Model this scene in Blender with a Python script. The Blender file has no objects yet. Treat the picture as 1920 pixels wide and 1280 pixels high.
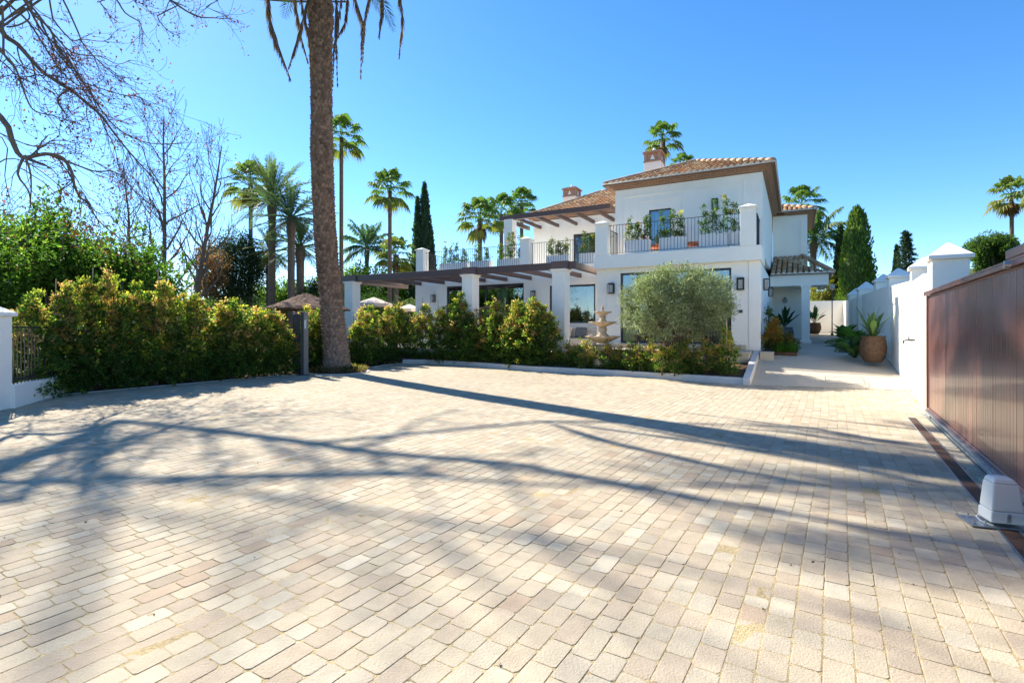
import bpy, math, random
import numpy as np
from math import sin, cos, pi, radians, sqrt, atan2
from mathutils import Vector, Matrix
rnd = random.Random(7); rng = np.random.default_rng(7)
S = bpy.context.scene; COL = S.collection

# ---------------------------------------------------------------- camera, sky, sun
F = 965.0; HZ = 613.0; CZ = 1.5
cd = bpy.data.cameras.new('camera'); cam = bpy.data.objects.new('camera', cd); COL.objects.link(cam)
cam.location = (0, 0, CZ); cam.rotation_euler = (pi/2, 0, 0)
cd.lens = 36*F/1920; cd.shift_y = -27/1920; cd.clip_end = 3000; cd.clip_start = .05
S.camera = cam
SUN_AZ = radians(43); SUN_EL = radians(40)      # left of straight ahead
w = bpy.data.worlds.new('World'); S.world = w; w.use_nodes = True
nt = w.node_tree; bg = nt.nodes['Background']
sky = nt.nodes.new('ShaderNodeTexSky'); sky.sky_type = 'NISHITA'; sky.sun_disc = False
sky.sun_elevation = SUN_EL; sky.sun_rotation = -SUN_AZ; sky.altitude = 0
sky.air_density = .75; sky.dust_density = .08; sky.ozone_density = 2.5
hs = nt.nodes.new('ShaderNodeHueSaturation'); hs.inputs['Saturation'].default_value = 1.26
nt.links.new(sky.outputs[0], hs.inputs['Color']); nt.links.new(hs.outputs[0], bg.inputs[0]); bg.inputs[1].default_value = .101
sd = bpy.data.lights.new('sun', 'SUN'); sun = bpy.data.objects.new('sun', sd); COL.objects.link(sun)
sd.energy = 4.1; sd.angle = radians(.55); sd.color = (1, .92, .80)
to_sun = Vector((-sin(SUN_AZ)*cos(SUN_EL), cos(SUN_AZ)*cos(SUN_EL), sin(SUN_EL)))
sun.rotation_euler = to_sun.to_track_quat('Z', 'Y').to_euler()
S.view_settings.view_transform = 'Standard'; S.view_settings.look = 'None'
S.view_settings.exposure = 1.54; S.view_settings.gamma = 1.0

# ---------------------------------------------------------------- helpers
def tag(o, label=None, cat=None, group=None, kind=None):
    if label: o['label'] = label
    if cat: o['category'] = cat
    if group: o['group'] = group
    if kind: o['kind'] = kind
    return o
def empty(name, loc=(0, 0, 0), rz=0, label=None, cat=None, group=None):
    o = bpy.data.objects.new(name, None); COL.objects.link(o); o.location = loc; o.rotation_euler = (0, 0, rz)
    o.empty_display_size = .2
    return tag(o, label, cat, group)
def kids(o): return [c for c in bpy.data.objects if c.parent == o]
def copy_tree(o, parent=None, ks=None):
    c = o.copy(); COL.objects.link(c)
    if parent: c.parent = parent
    for ch in kids(o): copy_tree(ch, c)
    return c
def at(px, py, Y): return Vector(((px-960)/F*Y, Y, CZ+(HZ-py)/F*Y))
def mesh_np(name, V, Fq, mat, parent=None, col=None, smooth=False):
    """V (n,3), Fq list of arrays (m,k) of equal k or a single array"""
    me = bpy.data.meshes.new(name); V = np.asarray(V, np.float32)
    Fs = Fq if isinstance(Fq, list) else [Fq]; Fs = [np.asarray(a, np.int32) for a in Fs if len(a)]
    me.vertices.add(len(V)); me.vertices.foreach_set('co', V.ravel())
    nl = sum(a.size for a in Fs); npoly = sum(len(a) for a in Fs)
    me.loops.add(nl); me.loops.foreach_set('vertex_index', np.concatenate([a.ravel() for a in Fs]))
    tot = np.concatenate([np.full(len(a), a.shape[1], np.int32) for a in Fs]); st = np.concatenate([[0], np.cumsum(tot)[:-1]]).astype(np.int32)
    me.polygons.add(npoly); me.polygons.foreach_set('loop_start', st); me.polygons.foreach_set('loop_total', tot)
    me.polygons.foreach_set('use_smooth', np.full(npoly, bool(smooth)))
    me.update(calc_edges=True); me.validate()
    if col is not None:
        c = np.ones((len(V), 4), np.float32); c[:, :3] = col
        a = me.color_attributes.new('Col', 'FLOAT_COLOR', 'POINT'); a.data.foreach_set('color', c.ravel())
    if mat: me.materials.append(mat)
    o = bpy.data.objects.new(name, me); COL.objects.link(o)
    if parent: o.parent = parent
    return o
class MB:
    def __init__(s): s.v = []; s.f = []; s.c = []; s.cc = None
    def add(s, vs, fs):
        n = len(s.v); s.v += [tuple(p) for p in vs]; s.f += [tuple(i+n for i in f) for f in fs]
        if s.cc is not None: s.c += [s.cc]*len(vs)
        return s
    def box(s, x0, x1, y0, y1, z0, z1):
        return s.add([(x0,y0,z0),(x1,y0,z0),(x1,y1,z0),(x0,y1,z0),(x0,y0,z1),(x1,y0,z1),(x1,y1,z1),(x0,y1,z1)],
              [(3,2,1,0),(4,5,6,7),(0,1,5,4),(1,2,6,5),(2,3,7,6),(3,0,4,7)])
    def frustum(s, cx, cy, z0, z1, a0, b0, a1, b1):
        v = [(cx-a0,cy-b0,z0),(cx+a0,cy-b0,z0),(cx+a0,cy+b0,z0),(cx-a0,cy+b0,z0),(cx-a1,cy-b1,z1),(cx+a1,cy-b1,z1),(cx+a1,cy+b1,z1),(cx-a1,cy+b1,z1)]
        return s.add(v, [(3,2,1,0),(4,5,6,7),(0,1,5,4),(1,2,6,5),(2,3,7,6),(3,0,4,7)])
    def bar(s, p, q, w, h, up=(0,0,1)):
        p = Vector(p); q = Vector(q); d = (q-p).normalized(); x = d.cross(Vector(up)).normalized(); y = x.cross(d).normalized()
        vs = [b+x*(i*w/2)+y*(j*h/2) for b in (p, q) for i, j in ((-1,-1),(1,-1),(1,1),(-1,1))]
        return s.add(vs, [(0,1,2,3),(7,6,5,4),(0,4,5,1),(1,5,6,2),(2,6,7,3),(3,7,4,0)])
    def prism(s, pts, z0, z1):
        n = len(pts); vs = [(p[0],p[1],z0) for p in pts]+[(p[0],p[1],z1) for p in pts]
        return s.add(vs, [tuple(range(n-1,-1,-1)), tuple(range(n,2*n))]+[(i,(i+1)%n,n+(i+1)%n,n+i) for i in range(n)])
    def tube(s, pts, rad, n=8, cap=True):
        pts = [Vector(p) for p in pts]; m = len(pts); vs = []; fs = []
        if not hasattr(rad, '__len__'): rad = [rad]*m
        ref = Vector((0,0,1))
        d0 = (pts[1]-pts[0]).normalized()
        if abs(d0.dot(ref)) > .9: ref = Vector((1,0,0))
        x = d0.cross(ref).normalized()
        for i, p in enumerate(pts):
            d = (pts[min(i+1,m-1)]-pts[max(i-1,0)]).normalized()
            x = (x-d*x.dot(d)); x = x.normalized() if x.length > 1e-6 else d.orthogonal().normalized()
            y = d.cross(x)
            for k in range(n):
                a = 2*pi*k/n; vs.append(p+(x*cos(a)+y*sin(a))*rad[i])
        for i in range(m-1):
            for k in range(n): fs.append((i*n+k, i*n+(k+1)%n, (i+1)*n+(k+1)%n, (i+1)*n+k))
        if cap: fs += [tuple(range(n-1,-1,-1)), tuple(range((m-1)*n, m*n))]
        return s.add(vs, fs)
    def lathe(s, prof, c=(0,0,0), n=24, wob=0, lob=0):
        vs = []; fs = []; m = len(prof)
        for r, z in prof:
            for k in range(n):
                a = 2*pi*k/n; rr = r*(1+wob*cos(lob*a)) if lob else r
                vs.append((c[0]+rr*cos(a), c[1]+rr*sin(a), c[2]+z))
        for i in range(m-1):
            for k in range(n): fs.append((i*n+k, i*n+(k+1)%n, (i+1)*n+(k+1)%n, (i+1)*n+k))
        fs += [tuple(range(n-1,-1,-1)), tuple(range((m-1)*n, m*n))]
        return s.add(vs, fs)
    def build(s, name, mat, parent=None, smooth=False, bevel=0, auto=False):
        me = bpy.data.meshes.new(name); me.from_pydata([tuple(p) for p in s.v], [], s.f); me.update()
        if s.c:
            a = me.color_attributes.new('Col', 'FLOAT_COLOR', 'POINT')
            a.data.foreach_set('color', np.array([(c[0],c[1],c[2],1) for c in s.c], np.float32).ravel())
        me.materials.append(mat)
        if smooth:
            for p in me.polygons: p.use_smooth = len(p.vertices) <= 4
        o = bpy.data.objects.new(name, me); COL.objects.link(o)
        if parent: o.parent = parent
        if bevel:
            b = o.modifiers.new('bevel', 'BEVEL'); b.width = bevel; b.segments = 2; b.limit_method = 'ANGLE'
        return o

# ---------------------------------------------------------------- materials
def N(nt, t, **k):
    n = nt.nodes.new(t)
    for a, b in k.items():
        if a.startswith('i_'): n.inputs[a[2:].replace('_', ' ')].default_value = b
        else: setattr(n, a, b)
    return n
def mat(name, col, rough=.7, noise=0, scale=5, bump=0, bscale=60, metal=0, spec=.5, coat=0, attr=False, objc='Object', col2=None, n2=0, s2=60, stretch=None):
    m = bpy.data.materials.new(name); m.use_nodes = True; t = m.node_tree; b = t.nodes['Principled BSDF']
    b.inputs['Roughness'].default_value = rough; b.inputs['Metallic'].default_value = metal
    b.inputs['Specular IOR Level'].default_value = spec; b.inputs['Coat Weight'].default_value = coat
    b.inputs['Base Color'].default_value = (*col, 1)
    tc = N(t, 'ShaderNodeTexCoord'); src = tc.outputs[objc]
    if stretch:
        mp = N(t, 'ShaderNodeMapping'); mp.inputs['Scale'].default_value = stretch; t.links.new(src, mp.inputs[0]); src = mp.outputs[0]
    base = None
    if attr:
        a = N(t, 'ShaderNodeAttribute', attribute_name='Col'); base = a.outputs['Color']
    if noise or col2:
        nz = N(t, 'ShaderNodeTexNoise'); nz.inputs['Scale'].default_value = scale; nz.inputs['Detail'].default_value = 8; nz.inputs['Roughness'].default_value = .65
        t.links.new(src, nz.inputs['Vector'])
        if col2:
            r = N(t, 'ShaderNodeMapRange'); r.inputs['From Min'].default_value = .35; r.inputs['From Max'].default_value = .65
            t.links.new(nz.outputs['Fac'], r.inputs['Value'])
            mx = N(t, 'ShaderNodeMix', data_type='RGBA'); mx.inputs[6].default_value = (*col, 1); mx.inputs[7].default_value = (*col2, 1)
            t.links.new(r.outputs[0], mx.inputs[0]); base = mx.outputs[2]
        if noise:
            r = N(t, 'ShaderNodeMapRange'); r.inputs['From Min'].default_value = .3; r.inputs['From Max'].default_value = .7
            r.inputs['To Min'].default_value = 1-noise; r.inputs['To Max'].default_value = 1+noise
            t.links.new(nz.outputs['Fac'], r.inputs['Value'])
            mx = N(t, 'ShaderNodeVectorMath', operation='SCALE')
            if base is not None: t.links.new(base, mx.inputs[0])
            else: mx.inputs[0].default_value = col
            t.links.new(r.outputs[0], mx.inputs['Scale']); base = mx.outputs[0]
    if n2:
        nz = N(t, 'ShaderNodeTexNoise'); nz.inputs['Scale'].default_value = s2; nz.inputs['Detail'].default_value = 4
        t.links.new(src, nz.inputs['Vector'])
        r = N(t, 'ShaderNodeMapRange'); r.inputs['From Min'].default_value = .3; r.inputs['From Max'].default_value = .7
        r.inputs['To Min'].default_value = 1-n2; r.inputs['To Max'].default_value = 1+n2
        t.links.new(nz.outputs['Fac'], r.inputs['Value'])
        mx = N(t, 'ShaderNodeVectorMath', operation='SCALE')
        if base is not None: t.links.new(base, mx.inputs[0])
        else: mx.inputs[0].default_value = col
        t.links.new(r.outputs[0], mx.inputs['Scale']); base = mx.outputs[0]
    if base is not None: t.links.new(base, b.inputs['Base Color'])
    if bump:
        nz = N(t, 'ShaderNodeTexNoise'); nz.inputs['Scale'].default_value = bscale; nz.inputs['Detail'].default_value = 6
        t.links.new(src, nz.inputs['Vector'])
        bp = N(t, 'ShaderNodeBump'); bp.inputs['Strength'].default_value = bump; bp.inputs['Distance'].default_value = .02
        t.links.new(nz.outputs['Fac'], bp.inputs['Height']); t.links.new(bp.outputs[0], b.inputs['Normal'])
    return m
def leafmat(name, trans=.35, rough=.6, spec=.18):
    m = bpy.data.materials.new(name); m.use_nodes = True; t = m.node_tree; b = t.nodes['Principled BSDF']; out = t.nodes['Material Output']
    a = N(t, 'ShaderNodeAttribute', attribute_name='Col'); b.inputs['Roughness'].default_value = rough; b.inputs['Specular IOR Level'].default_value = spec
    t.links.new(a.outputs['Color'], b.inputs['Base Color'])
    tr = N(t, 'ShaderNodeBsdfTranslucent')
    sc = N(t, 'ShaderNodeVectorMath', operation='MULTIPLY'); sc.inputs[1].default_value = (1.6, 1.85, 1.0)
    t.links.new(a.outputs['Color'], sc.inputs[0]); t.links.new(sc.outputs[0], tr.inputs[0])
    mx = N(t, 'ShaderNodeMixShader'); mx.inputs[0].default_value = trans
    t.links.new(b.outputs[0], mx.inputs[1]); t.links.new(tr.outputs[0], mx.inputs[2]); t.links.new(mx.outputs[0], out.inputs[0])
    return m
M = {}
M['plaster'] = mat('plaster', (.90,.86,.77), .85, noise=.035, scale=1.2, bump=.12, bscale=45, spec=.25)
M['plaster_wall'] = mat('plaster_wall', (.90,.86,.77), .85, noise=.03, scale=.8, bump=.25, bscale=30, spec=.25)
M['cap'] = mat('cap_stone', (.84,.82,.78), .7, noise=.04, scale=3, bump=.1, spec=.3)
M['paver'] = mat('paver', (.5,.4,.3), .9, noise=.11, scale=7, bump=.3, bscale=85, attr=True, spec=.2, n2=.12, s2=160)
M['sand'] = mat('joint_sand', (.40,.32,.18), .95, noise=.3, scale=3, bump=.5, bscale=120, spec=.1, n2=.25, s2=60)
M['kerb'] = mat('kerb', (.62,.60,.56), .8, noise=.08, scale=3, bump=.2, spec=.25)
M['path'] = mat('path_stone', (.50,.44,.34), .75, noise=.05, scale=2, bump=.15, bscale=80, spec=.25, n2=.05, s2=150)
M['soil'] = mat('soil', (.10,.06,.038), .95, noise=.4, scale=8, bump=1, bscale=25, spec=.1)
M['lawn'] = mat('lawn', (.06,.09,.02), .9, noise=.3, scale=.5, bump=1, bscale=12, spec=.1, col2=(.10,.09,.04))
M['hill'] = mat('hillside', (.13,.12,.06), .95, noise=.3, scale=.06, col2=(.06,.08,.04), spec=.05)
M['frame'] = mat('black_frame', (.035,.038,.045), .4)
M['iron'] = mat('iron', (.03,.03,.035), .5)
M['beam'] = mat('brown_beam', (.10,.058,.048), .45, noise=.12, scale=4, bump=.08, stretch=(1,8,8))
M['gate'] = mat('gate_metal', (.215,.10,.082), .3, noise=.05, scale=2, metal=.35, spec=.6, coat=.3, bump=.05, bscale=18, stretch=(3,3,.15))
M['tile'] = mat('roof_tile', (.5,.3,.2), .9, noise=.22, scale=14, bump=.4, bscale=60, attr=True, spec=.2)
M['brick'] = mat('cornice_brick', (.43,.27,.19), .85, noise=.15, scale=10, bump=.4, bscale=50, spec=.2)
M['mortar'] = mat('mortar', (.72,.70,.66), .9, noise=.08, scale=20)
M['deck'] = mat('roof_bed', (.22,.13,.085), .9, noise=.2, scale=10)
M['trunk'] = mat('palm_trunk', (.15,.095,.07), .9, noise=.35, scale=9, bump=.8, bscale=50, attr=True, spec=.15)
M['bark'] = mat('bark', (.16,.115,.085), .9, noise=.25, scale=8, bump=.6, bscale=30, spec=.15)
M['bark_red'] = mat('bark_red', (.16,.12,.095), .85, noise=.25, scale=8, bump=.5, bscale=30, spec=.2)
M['olive_bark'] = mat('olive_bark', (.13,.095,.07), .95, noise=.4, scale=12, bump=1, bscale=18, spec=.1, stretch=(1,1,.3))
M['leaf'] = leafmat('leaf', .55); M['palm'] = leafmat('palm_leaf', .3, .6); M['needle'] = leafmat('needle', .3, .6, .2)
M['dry'] = leafmat('dry_frond', .2, .7, .1)
M['fount'] = mat('fountain_stone', (.52,.42,.30), .9, noise=.25, scale=8, bump=.5, bscale=40, spec=.2)
M['pot'] = mat('rough_pot', (.115,.072,.046), .95, noise=.35, scale=12, bump=1, bscale=22, spec=.1)
M['grey_pot'] = mat('grey_pot', (.13,.14,.15), .8, noise=.3, scale=12, bump=.6, bscale=30)
M['lampblack'] = mat('lamp_black', (.03,.03,.035), .4); M['lampglass'] = mat('lamp_glass', (.35,.34,.30), .25, spec=.8)
M['curtain'] = mat('curtain', (.80,.84,.78), .9, noise=.04, scale=6)
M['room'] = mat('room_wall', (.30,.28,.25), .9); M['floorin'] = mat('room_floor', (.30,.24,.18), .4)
M['trough'] = mat('planter_white', (.76,.76,.75), .6, noise=.03, scale=5)
M['terra'] = mat('terracotta_cushion', (.55,.17,.07), .8, noise=.08, scale=10)
M['thatch'] = mat('thatch', (.17,.115,.085), .95, noise=.45, scale=14, bump=1, bscale=30, spec=.05, stretch=(1,1,.5))
M['canvas'] = mat('canvas', (.62,.52,.44), .85, noise=.04, scale=4)
M['sofa'] = mat('sofa_fabric', (.55,.50,.44), .9, noise=.05, scale=20, bump=.2)
M['box_white'] = mat('operator_plastic', (.66,.67,.63), .42, noise=.02, scale=3, bump=.03, bscale=40)
M['galv'] = mat('galvanised', (.33,.37,.40), .38, metal=.8, noise=.2, scale=12)
M['steel'] = mat('steel', (.5,.5,.5), .3, metal=.9)
M['rust'] = mat('rusty_grate', (.035,.032,.028), .8, col2=(.17,.075,.03), scale=1.6, bump=.5, bscale=60, metal=.1)
M['bamboo'] = mat('bamboo', (.42,.30,.16), .6)
M['post_grey'] = mat('post_grey', (.24,.215,.19), .6, noise=.06)
M['dark'] = mat('dark_plastic', (.02,.024,.03), .35)
M['seed'] = leafmat('seed_pod', .2, .7, .1)
M['water'] = mat('water', (.05,.07,.07), .05)
def glassmat():
    m = bpy.data.materials.new('window_glass'); m.use_nodes = True; t = m.node_tree; t.nodes.clear()
    out = N(t, 'ShaderNodeOutputMaterial'); g = N(t, 'ShaderNodeBsdfGlossy'); g.inputs['Roughness'].default_value = .01; g.inputs[0].default_value = (.9,.95,1,1)
    tr = N(t, 'ShaderNodeBsdfTransparent'); tr.inputs[0].default_value = (.78,.84,.82,1)
    fr = N(t, 'ShaderNodeFresnel'); fr.inputs[0].default_value = 1.75
    ad = N(t, 'ShaderNodeMath', operation='MULTIPLY_ADD'); ad.inputs[1].default_value = 1.3; ad.inputs[2].default_value = .10
    t.links.new(fr.outputs[0], ad.inputs[0])
    mx = N(t, 'ShaderNodeMixShader'); t.links.new(ad.outputs[0], mx.inputs[0]); t.links.new(tr.outputs[0], mx.inputs[1]); t.links.new(g.outputs[0], mx.inputs[2])
    t.links.new(mx.outputs[0], out.inputs[0]); return m
M['glass'] = glassmat()

ORD = ['first','second','third','fourth','fifth','sixth','seventh','eighth','ninth','tenth','eleventh','twelfth','thirteenth','fourteenth','fifteenth','sixteenth','seventeenth','eighteenth','nineteenth','twentieth']

# ================================================================ GROUND
me = MB(); R = 1500
me.add([(-R,-R,-.06),(R,-R,-.06),(R,R,-.06),(-R,R,-.06)], [(0,1,2,3)])
tag(me.build('ground', M['lawn']), 'green and brown garden ground reaching to the horizon', 'ground', kind='structure')
GD = Vector((.5299, .8480, 0))     # gate / paver course direction (slope .625)
GP = Vector((.8480, -.5299, 0))
th = radians(28.9); U = Vector((cos(th), -sin(th), 0)); Vv = Vector((sin(th), cos(th), 0)); C0 = Vector((8.1329, 16.8779, 0))
def W(s, t, z=0): p = C0+U*s+Vv*t; return Vector((p.x, p.y, z))
kerbL = [(-9.35,9.5),(-9.9,11.55),(-8.3,14.1),(-7.15,16.2)]
kerbP = [(-6.7,16.75),(-6.1,16.1),(-5.2,16.2),(-4.75,17.0),(-5.0,18.2)]
kerbF = [(-5.2,18.9),(-5.0,20.3),(-4.5,21.1),(-3.5,21.1),(-1.9,19.9),(.75,17.4),(3.5,15.65),(6.13,13.3)]
lot = kerbL+kerbP+kerbF+[(9.45,12.16),(7.51,9.4),(7.0,8.67),(1.65,.1),(-.3,-3),(-14,-3),(-14,9.5)]
def inside(x, y, poly):
    c = np.zeros(len(x), bool); n = len(poly)
    for i in range(n):
        x0, y0 = poly[i]; x1, y1 = poly[(i+1) % n]
        k = ((y0 > y) != (y1 > y)); xi = (x1-x0)*(y-y0)/((y1-y0) if y1 != y0 else 1e-9)+x0
        c ^= k & (x < xi)
    return c
sb = MB().prism(lot, -.05, -.0075)
gx = np.arange(-13,10,.11); gy = np.arange(-1.6,22,.11); GX, GY = np.meshgrid(gx, gy)
hgt = -.0022+.0012*np.sin(GX*2.3+1.7*np.sin(GY*1.9))*np.sin(GY*2.9+1.3*np.sin(GX*2.1))+rng.normal(0,.0006,GX.shape); hgt = np.clip(hgt,-.0042,-.0009)
ok_ = inside(GX.ravel(), GY.ravel(), lot).reshape(GX.shape); idx = np.arange(GX.size).reshape(GX.shape)
q_ = ok_[:-1,:-1] & ok_[1:,:-1] & ok_[:-1,1:] & ok_[1:,1:]
sb.add(list(zip(GX.ravel(), GY.ravel(), hgt.ravel())), [tuple(t) for t in np.stack([idx[:-1,:-1][q_], idx[:-1,1:][q_], idx[1:,1:][q_], idx[1:,:-1][q_]],1).tolist()])
tag(sb.build('sand_bed', M['sand']), 'yellowish sand showing in the joints between the paving stones', 'sand', kind='structure')
# tumbled stone pavers, laid in courses parallel to the gate
def pavers():
    Vs = []; Fs8 = []; Fs4 = []; Cs = []; n0 = 0
    cw = .125; i = -175
    cx = []; cy = []; hl = []; hw = []
    for i in range(-190, 110):
        y = -3.5; r = random.Random(i*77+5)
        a0 = -30.0+r.random()*.2; pos = a0; L = []
        while pos < 40:
            l = r.choice([.12,.145,.16,.175,.19,.205,.23,.25]); L.append((pos+l/2, l/2)); pos += l+.0015
        for c, h in L:
            cx.append(c); cy.append(i*cw); hl.append(h); hw.append(cw/2)
    cx = np.array(cx); cy = np.array(cy); hl = np.array(hl); hw = np.array(hw)
    wob = .03*np.sin(cx*.35+cy*.1)+.012*np.sin(cx*1.3+cy*.4)
    X = GD.x*cx+GP.x*(cy+wob); Y = GD.y*cx+GP.y*(cy+wob)
    k = inside(X, Y, lot) & (Y > -1.5) & (X > -13)
    X, Y, hl, hw = X[k], Y[k], hl[k]-.0009, hw[k]-.0021; n = len(X)
    ang = rng.normal(0, .012, n); c, s_ = np.cos(ang), np.sin(ang)
    dx = np.stack([GD.x*c-GD.y*s_, GD.x*s_+GD.y*c], 1); px_ = np.stack([GP.x*c-GP.y*s_, GP.x*s_+GP.y*c], 1)
    hl = hl*(1-rng.random(n)*.02); hw = hw*(1-rng.random(n)*.025)
    top = rng.normal(0, .0006, n)
    def ring(inset, zz, jit):
        cut = .0095
        out = []
        for (a, b) in ((1,-1),(1,1),(-1,1),(-1,-1)):
            first = [(a, b, 0), (a, b, 1)]
            for q in ((1,0) if (a*b > 0) else (0,1)):
                # q=0 : cut along length; q=1: cut along width
                ll = (hl-inset-(cut if q == 0 else 0)*(1+rng.random(n)))*a
                ww = (hw-inset-(cut if q == 1 else 0)*(1+rng.random(n)))*b
                x = X+dx[:,0]*ll+px_[:,0]*ww+rng.normal(0,jit,n); y = Y+dx[:,1]*ll+px_[:,1]*ww+rng.normal(0,jit,n)
                out.append(np.stack([x, y, np.full(n, zz)+top], 1))
        return np.stack(out, 1)     # n,8,3
    A = ring(0, -.012, .0012); B = ring(.0003, -.0012, .0012); T = ring(.0026, 0, .001)
    V = np.concatenate([A, B, T], 1).reshape(-1, 3)
    base = (np.arange(n)*24)[:, None]
    fs = []
    for k_ in range(8):
        j = (k_+1) % 8
        fs.append(np.concatenate([base+k_, base+j, base+8+j, base+8+k_], 1)); fs.append(np.concatenate([base+8+k_, base+8+j, base+16+j, base+16+k_], 1))
    F4 = np.concatenate(fs); F8 = base+np.arange(16, 24)[None, :]
    # orientation check
    a = V[F8[0,0]]; b = V[F8[0,1]]; c_ = V[F8[0,2]]
    if np.cross(b-a, c_-a)[2] < 0: F8 = F8[:, ::-1]; F4 = F4[:, ::-1]
    pal = np.array([(.60,.50,.37),(.64,.55,.42),(.56,.45,.33),(.53,.41,.31),(.60,.47,.35),(.66,.59,.47),(.55,.42,.32),(.47,.37,.29),(.54,.36,.25),(.62,.52,.38),(.58,.50,.40),(.68,.62,.51)])
    pr = np.array([.17,.15,.12,.1,.1,.07,.08,.05,.025,.1,.06,.03]); pr = pr/pr.sum()
    col = pal[rng.choice(len(pal), n, p=pr)]; col = (col*.5+np.array([.59,.495,.36])*.5)*.735*np.array([.95,.975,.955])*(1+rng.normal(0,.045,(n,1)))
    patch = .5+.5*np.sin(X*.9+1.3*np.sin(Y*.5))*np.sin(Y*.7+1.1*np.sin(X*.6))
    col = col*(.93+.12*patch)[:, None]
    colv = np.repeat(col, 24, 0)
    o = mesh_np('pavement', V, [F4, F8], M['paver'], col=colv)
    return tag(o, 'forecourt of pale beige and pink tumbled stone pavers in courses', 'pavement', kind='structure')
pavers()
def strip(pts, wdt, z0, z1, off=0):
    """kerb following a polyline; offset to the left side of travel"""
    P = [Vector((p[0], p[1], 0)) for p in pts]; m = MB(); L = []; Rr = []
    for i, p in enumerate(P):
        d = (P[min(i+1, len(P)-1)]-P[max(i-1, 0)]).normalized(); n = Vector((-d.y, d.x, 0))
        L.append(p+n*(off+wdt)); Rr.append(p+n*off)
    nP = len(P); vs = []
    for i in range(nP): vs += [(Rr[i].x,Rr[i].y,z0),(Rr[i].x,Rr[i].y,z1),(L[i].x,L[i].y,z1),(L[i].x,L[i].y,z0)]
    fs = []
    for i in range(nP-1):
        for k in range(4): fs.append((4*i+k, 4*i+(k+1)%4, 4*i+4+(k+1)%4, 4*i+4+k))
    fs += [(3,2,1,0), (4*nP-4,4*nP-3,4*nP-2,4*nP-1)]
    return m.add(vs, fs)
tag(strip(kerbL, .1, -.05, .012).build('kerb', M['kerb'], bevel=.008), 'thin pale concrete kerb edging the long hedge on the left', 'kerb', kind='structure')
tag(strip(kerbP, .09, -.05, .02).build('kerb', M['kerb'], bevel=.008), 'curved edging ring at the foot of the big palm', 'kerb', kind='structure')
tag(strip(kerbF[:3], .1, -.05, .02).build('kerb', M['kerb'], bevel=.008), 'low kerb beside the hedge between big palm and house', 'kerb', kind='structure')
kf = [(-4.5,21.15),(-3.5,21.1),(-1.9,19.9),(.75,17.4),(3.5,15.65),(6.13,13.3)]
tag(strip(kf, .16, -.05, .17).build('raised_kerb', M['kerb'], bevel=.012), 'raised white kerb along the front planting bed', 'kerb', kind='structure')
kr = MB()
for i in range(8):
    pass
sl = [W(0,-4.1), W(0,-3.0), W(0,-1.5), W(0,0)]; zz = [.17,.34,.56,.74]
vs = []
for p, z in zip(sl, zz):
    q = p-U*.18; vs += [(p.x,p.y,-.05),(p.x,p.y,z),(q.x,q.y,z),(q.x,q.y,-.05)]
kr.add(vs, [(4*i+k, 4*i+(k+1)%4, 4*i+4+(k+1)%4, 4*i+4+k) for i in range(3) for k in range(4)]+[(3,2,1,0),(12,13,14,15)])
tag(kr.build('sloping_kerb', M['kerb'], bevel=.01), 'white kerb climbing beside the ramp to the house corner', 'kerb', kind='structure')
# soil of the beds
def soil(name, poly, z, label, h=.04):
    m = MB(); m.prism(poly, -.05, z); return tag(m.build(name, M['soil']), label, 'soil', kind='structure')
def soilgrid(a, b, za, zb, label, nx=60, ny=10):
    """a,b polylines sampled together; height from za to zb"""
    def samp(P, u):
        P = [Vector((p[0],p[1],0)) for p in P]; d = [0]
        for i in range(1,len(P)): d.append(d[-1]+(P[i]-P[i-1]).length)
        x = u*d[-1]
        for i in range(1,len(P)):
            if x <= d[i]+1e-9: return P[i-1].lerp(P[i], (x-d[i-1])/(d[i]-d[i-1]))
        return P[-1]
    vs = []; r = random.Random(3)
    for i in range(nx+1):
        p = samp(a, i/nx); q = samp(b, i/nx)
        for j in range(ny+1):
            k = p.lerp(q, j/ny); e = 0 if j in (0, ny) else r.uniform(-.03,.035)
            vs.append((k.x, k.y, za+(zb-za)*(j/ny)**.8+e))
    fs = [(i*(ny+1)+j, (i+1)*(ny+1)+j, (i+1)*(ny+1)+j+1, i*(ny+1)+j+1) for i in range(nx) for j in range(ny)]
    return tag(MB().add(vs, fs).build('soil', M['soil'], smooth=True), label, 'soil', kind='structure')
tA = [W(-18.2,-2.2), W(-6.05,-2.2), W(-6.0,-1.62), W(0-.18,-1.62)]
soilgrid([(-5.3,18.8),(-5.05,20.4),(-4.5,21.2),(-3.5,21.2),(-1.9,20.0),(.83,17.5),(3.58,15.75),(6.13,13.4)], [W(-18.2,-1.8)]+[W(-15,-1.8),W(-12,-1.8),W(-6.05,-1.8), W(-6.0,-1.62), W(-.18,-1.62)], .13, .42, 'brown soil of the bed in front of the villa')
soil('soil', [(-9.45,9.5),(-10.0,11.6),(-7.25,16.3),(-6.7,16.85),(-5.0,18.3),(-5.3,18.9),(-7.5,19.5),(-12.5,12.0),(-11.5,9.5)], .01, 'dark soil under the long left hedge')
pr_ = MB(); pr_.prism([(-6.65,16.8),(-6.1,16.2),(-5.25,16.3),(-4.85,17.05),(-5.1,18.2),(-6.6,17.9)], -.05, .035)
tag(pr_.build('soil', M['soil']), 'soil ring around the foot of the big palm', 'soil', kind='structure')
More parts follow.
